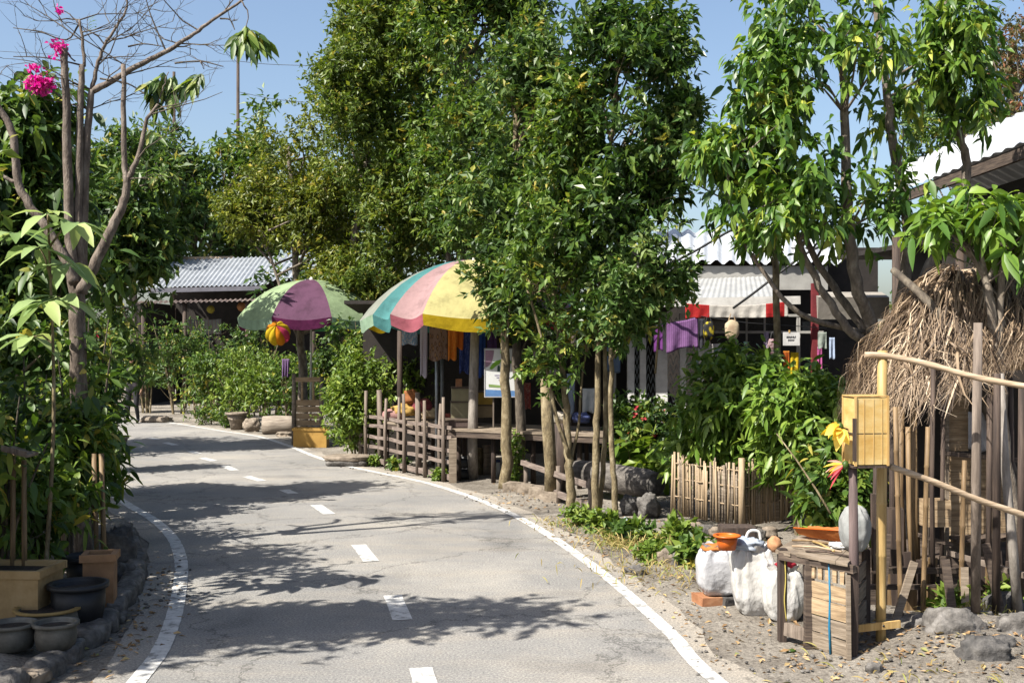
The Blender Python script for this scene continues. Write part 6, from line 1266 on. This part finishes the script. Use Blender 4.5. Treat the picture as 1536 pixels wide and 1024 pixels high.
# crate table with the plank front
A, B, C_ = G(1173, 963), G(1213, 975), G(1274, 992); t = thing('crate_table', 'rough timber table with a plank front and blue strap', 'table', A); zt = .62
D2 = C_ + V((.30, .62, 0)); A2 = A + V((.36, .74, 0))
for p, r, h in ((A, .036, .66), (B, .038, zt), (C_ + V((.03, .03, 0)), .036, zt), (A2, .03, zt), (D2, .03, zt)): part('leg', MB().beam(p + V((0, 0, -.04)), p + V((.004, 0, h)), r * 1.5, r * 1.7, up=(0, 1, 0), j=.005), wood_dark if p != B else wood_darkh, t)
mb = MB(); random.seed(13)
for i in range(6):
    u, u2 = i / 6, (i + .93) / 6; q = [A.lerp(C_, u) + (C_ - A).normalized() * -.05, A.lerp(C_, u2), A2.lerp(D2, u2), A2.lerp(D2, u)]; q = [p + (C_ - D2).normalized() * (.03 + .03 * random.random()) * (1 if k < 2 else -1) for k, p in enumerate(q)]; o = len(mb.v); jz = random.uniform(-.006, .008)
    mb.add([p + V((0, 0, zt + .028 + jz)) for p in q] + [p + V((0, 0, zt + .004 + jz)) for p in q], [(3, 2, 1, 0), (4, 5, 6, 7), (0, 1, 5, 4), (1, 2, 6, 5), (2, 3, 7, 6), (3, 0, 4, 7)])
part('plank_top', mb, wood_plank_g, t)
part('front_rail', MB().beam(A + V((-.02, -.02, zt - .01)), C_ + V((.03, -.02, zt - .01)), .03, .05, j=.004), wood_darkh, t)
dB = (C_ - B).normalized()
for i, z in enumerate((.545, .43, .315, .20, .085)):
    if i == 0:
        mb = MB()
        for k in range(5): mb.box(B.lerp(C_, .12 + .18 * k) + V((0, 0, z)), (.035, .015, .09), Matrix.Rotation(math.atan2(dB.y, dB.x), 3, 'Z'), j=.003)
        part('short_slat', mb, wood_plank, t)
    else: part('front_plank', MB().beam(B + dB * .03 + V((0, .0, z)), C_ + V((0, 0, z - .012)), .016, .108, j=.003), wood_plank if i < 3 else wood_plank_g, t)
part('stretcher', MB().beam(A + V((0, 0, .10)), B + V((0, 0, .10)), .02, .09, j=.004), wood_grey, t)
sd = (D2 - C_).normalized()
for z in (.09, .22, .36, .5): part('side_plank', MB().beam(C_ + sd * .06 + V((0, 0, z)), D2 + V((0, 0, z)), .016, .11, j=.003), wood_plank_g, t)
blue = surf('blue_strap', (.02, .19, .33), (.015, .13, .25), bump=0, rough=.5); s0 = B.lerp(C_, .50) + V((0, -.016, 0)); part('strap', MB().tube([s0 + V((-.003, 0, zt)), s0 + V((.004, -.003, .4)), s0 + V((0, -.002, .2)), s0 + V((.001, -.02, .0))], [.006, .0075, .009, .007], 6), blue, t)
part('cord', MB().tube(smooth_path([A + V((.01, -.035, .62)), A + V((.016, -.04, .45)), A + V((.008, -.038, .30)), A + V((.022, -.04, .16))], 5), .005, 5), surf('yellow_cord', (.50, .40, .10), bump=0), t)
# things on the table
mid = lambda u, v: A.lerp(C_, u).lerp(A2.lerp(D2, u), v) + V((0, 0, zt + .03))
t = thing('orange_tray', 'long orange plastic trough lying along the back of the crate table', 'tray', mid(.5, .8)); a_, b_ = mid(.02, .72), mid(.95, .85); nr = V((-(b_ - a_).y, (b_ - a_).x, 0)).normalized()
org = cloth('orange_film', (.55, .20, .06), .35, (.42, .13, .04))
mb = MB(); mb.grid(lambda u, v: a_.lerp(b_, u) + nr * (.16 * (v - .5)) + V((0, 0, .012 + (.06 + .05 * u) * abs(2 * v - 1) ** 1.6 + .008 * noise.noise(V((u * 9, v * 5, 1))))), 30, 12); part('trough', mb, org, t)
part('rim', MB().tube([a_ + nr * -.08 + V((0, 0, .072)), a_.lerp(b_, .5) + nr * -.08 + V((0, 0, .097)), b_ + nr * -.08 + V((0, 0, .122))], .006, 6), orange_pl, t)
def sack(label, c, r, seed, mat, name='sack', cat='sack', sq=.55, tied=False, group=None):
    t = thing(name, label, cat, c, group); random.seed(seed); off = V((seed * 3.1, seed, 0))
    mb = MB().blob(V(c) + V((0, 0, r[2] * .96)), r, seed, 72, 48, .16, 1.4, sq=sq, fine=.025)
    ctr = V(c) + V((0, 0, r[2]))
    nv = []
    for v in mb.v:
        p = V(v); q = p - ctr; a = math.atan2(q.y, q.x); h_ = q.z / r[2]; k = .03 + (.012 + .010 * h_) * noise.noise(V((a * 4.5, h_ * .7, seed))) * 1.6 + .012 * noise.noise(V((a * 2, q.z * 14, seed))) + .010 * noise.noise(V((a * 9 + h_ * 3, h_ * 2.2, seed + 4))) - .02 * h_ * h_
        p = p + V((math.cos(a), math.sin(a), .3)) * (k - .03) * min(1, r[0] * 5); p.z = max(p.z, c[2] + .003 if hasattr(c, '__len__') else 0); nv.append(tuple(p))
    mb.v = nv; part('body', mb, mat, t)
    def cuff(u, v):
        a = u * 6.2832; r_ = 1 + .10 * math.sin(a * 5 + seed) + .07 * math.sin(a * 11 + seed * 2); return ctr + V((math.cos(a) * r[0] * (.62 + .16 * v) * r_, math.sin(a) * r[1] * (.62 + .16 * v) * r_, r[2] * (.80 + .22 * v + .05 * math.sin(a * 7))))
    if name == 'sack': part('folded_top', MB().grid(cuff, 48, 4), mat, t)
    if tied: part('neck', MB().lathe([(r[0] * .35, -.02), (.03, .03), (.05, .07), (.015, .10)], ctr + V((0, 0, r[2] * .95)), 14, wob=.2), mat, t)
    return t
sack('cloudy clear plastic bag standing on the crate table by the dark post', mid(.93, .62), (.10, .10, .165), 31, clear_bag, 'plastic_bag', 'bag', .8)
p = mid(.74, .55); tag(MB().blob(p + V((0, 0, .022)), (.085, .06, .028), 5, 26, 18, .5, 2.6, fine=.25).build('crumpled_cloth', white_bag), 'crumpled white rag on the table before the plastic bag', 'rag')
for i, (u0, v0, u1, v1, lab) in enumerate([(.1, .15, .8, .35, 'long thin pale stick lying across the crate table'), (.0, .4, .6, .6, 'thin brown stick beside the orange trough'), (.35, .05, .95, .2, 'dark bent stick along the front edge of the crate table'), (.2, .55, .7, .3, 'short straw coloured stick crossing the long pale one')]): tag(MB().tube([mid(u0, v0) + V((0, 0, .012)), mid((u0 + u1) / 2, (v0 + v1) / 2) + V((0, 0, .025)), mid(u1, v1) + V((0, 0, .012))], .008, 6).build('stick', (bamboo_g, bamboo_b, wood_dark, bamboo_y)[i]), lab, 'stick')
p = W(1118, 826, 8.75); bp_ = thing('plastic_bag', 'blue and white shiny bag of rubbish lying behind the tallest sack', 'bag', p); part('body', MB().blob(p + V((0.02, 0, .05)), (.11, .08, .055), 8, 26, 16, .4, 2.2, fine=.18), cloth('bluish_bag', (.45, .50, .58), .15, (.2, .27, .4)), bp_); part('handle', MB().tube(smooth_path([p + V((.0, 0, .08)), p + V((.03, 0, .15)), p + V((.10, 0, .15)), p + V((.12, 0, .08))], 5), .012, 6), paint_w, bp_)
p = W(1162, 822, 8.5); tag(MB().blob(p + V((0, 0, .03)), (.05, .05, .06), 18, 16, 12, .3, 2).build('fabric_bundle', surf('peach_bundle', (.55, .30, .16), (.35, .16, .07), bump=.3)), 'peach coloured crumpled bundle at the end of the crate table', 'bundle')
s1 = G(1080, 908); s2 = G(1137, 926); s3 = G(1179, 934)
for i, (dx, lab) in enumerate(((-.09, 'orange brick supporting the shiny sack, nearer the road'), (.09, 'dark brick supporting the shiny sack, beside the tallest sack'))):
    t = thing('brick', lab, 'brick', s1 + V((dx, .12, 0))); part('body', MB().box(s1 + V((dx, .10, .03)), (.17, .2, .07), Matrix.Rotation(.3, 3, 'Z'), j=.006), terra if i == 0 else stone_dark, t); part('hole', MB().box(s1 + V((dx, -.0, .035)), (.06, .012, .025), Matrix.Rotation(.3, 3, 'Z')), dark_metal, t)
shiny = surf('silvery_sack', (.50, .50, .51), (.38, .38, .40), scale=5, rough=.35, bump=.5, spec=.6, dist=.02)
sack('shiny silver white sack with an orange top, set on bricks', s1 + V((0, .12, .065)), (.155, .13, .20), 21, shiny, sq=.5); sack('tallest white woven sack, between the shiny sack and the short sack', s2 + V((.0, .13, .0)), (.165, .14, .265), 22, white_bag, sq=.5); sack('short white woven sack partly behind the crate table leg', s3 + V((.0, .10, .0)), (.145, .12, .205), 23, white_bag, sq=.55)
tag(MB().blob(s1 + V((.0, .12, .44)), (.13, .10, .035), 3, 22, 12, .3, 2, fine=.1).build('orange_sheet', cloth('orange_sheet', (.60, .22, .06), .2)), 'orange plastic sheet crumpled on top of the shiny sack', 'sheet')
round_pot('orange plastic bucket standing behind the shiny sack', 1093, 826, 34, 22, orange_pl, z=.52, bot=.75, name='bucket', cat='bucket', soil=False)
t = thing('crate', 'low dark crate the orange bucket stands on', 'crate', G(1100, 880)); p = G(1100, 880); part('board', MB().box(p + V((.05, .1, .26)), (.30, .22, .5), j=.006), wood_dark, t)
tag(MB().blob(s3 + V((.03, .1, .41)), (.08, .06, .035), 6, 18, 12, .4, 2).build('red_cloth', cloth('red_rag', (.42, .03, .05), .1)), 'crumpled red rag on the short white sack', 'rag')
# rocks in the corner
RK = [(1485, 1012, 74, 56, 62, stone_dark, 'broken dark rock in front of the largest pitted rock'), (1532, 985, 64, 66, 63, stone, 'tall grey rock at the picture edge below the slanting pole'), (1412, 1002, 44, 26, 64, stone_dark, 'low dark rock between the flat rocks'), (1462, 955, 56, 40, 65, stone, 'rough grey rock at the foot of the weathered pole'), (1365, 985, 40, 18, 66, stone_tan, 'crumbling tan rock by the driftwood'), (1440, 985, 92, 70, 51, stone, 'largest pitted grey rock in the bottom corner'), (1395, 968, 60, 44, 52, stone, 'grey rock half sunk before the bamboo pole'), (1508, 1000, 44, 46, 53, stone_dark, 'round dark rock beside the largest pitted rock'), (1512, 938, 60, 48, 54, stone_dark, 'dark pitted rock at the foot of the pale slanting pole'), (1345, 1002, 30, 14, 55, stone_tan, 'small flat tan rock on the verge below the yellow post'), (1313, 1014, 26, 20, 56, stone, 'small grey pebble rock at the bottom of the verge'), (1420, 1010, 40, 16, 57, stone_tan, 'flat tan rock under the largest pitted rock'), (1000, 848, 30, 24, 58, stone_tan, 'pale rock among the weeds by the sacks'), (1028, 850, 40, 28, 59, stone, 'broad grey rock among the weeds by the sacks'), (955, 862, 34, 12, 60, stone, 'flat grey rock in the dry grass'), (1375, 1000, 34, 16, 61, stone, 'flat grey rock before the sawn stump')]
for px, py, w_, h, sd_, mt, lab in RK: rock(lab, px, py, w_, h, sd_, mt, dy=.7)
tag(MB().blob(G(1186, 978) + V((0, 0, .012)), (.035, .025, .014), 3, 12, 8, .5).build('fruit_peel', lf_lime), 'bit of green and yellow fruit peel on the ground by the crate table', 'peel')
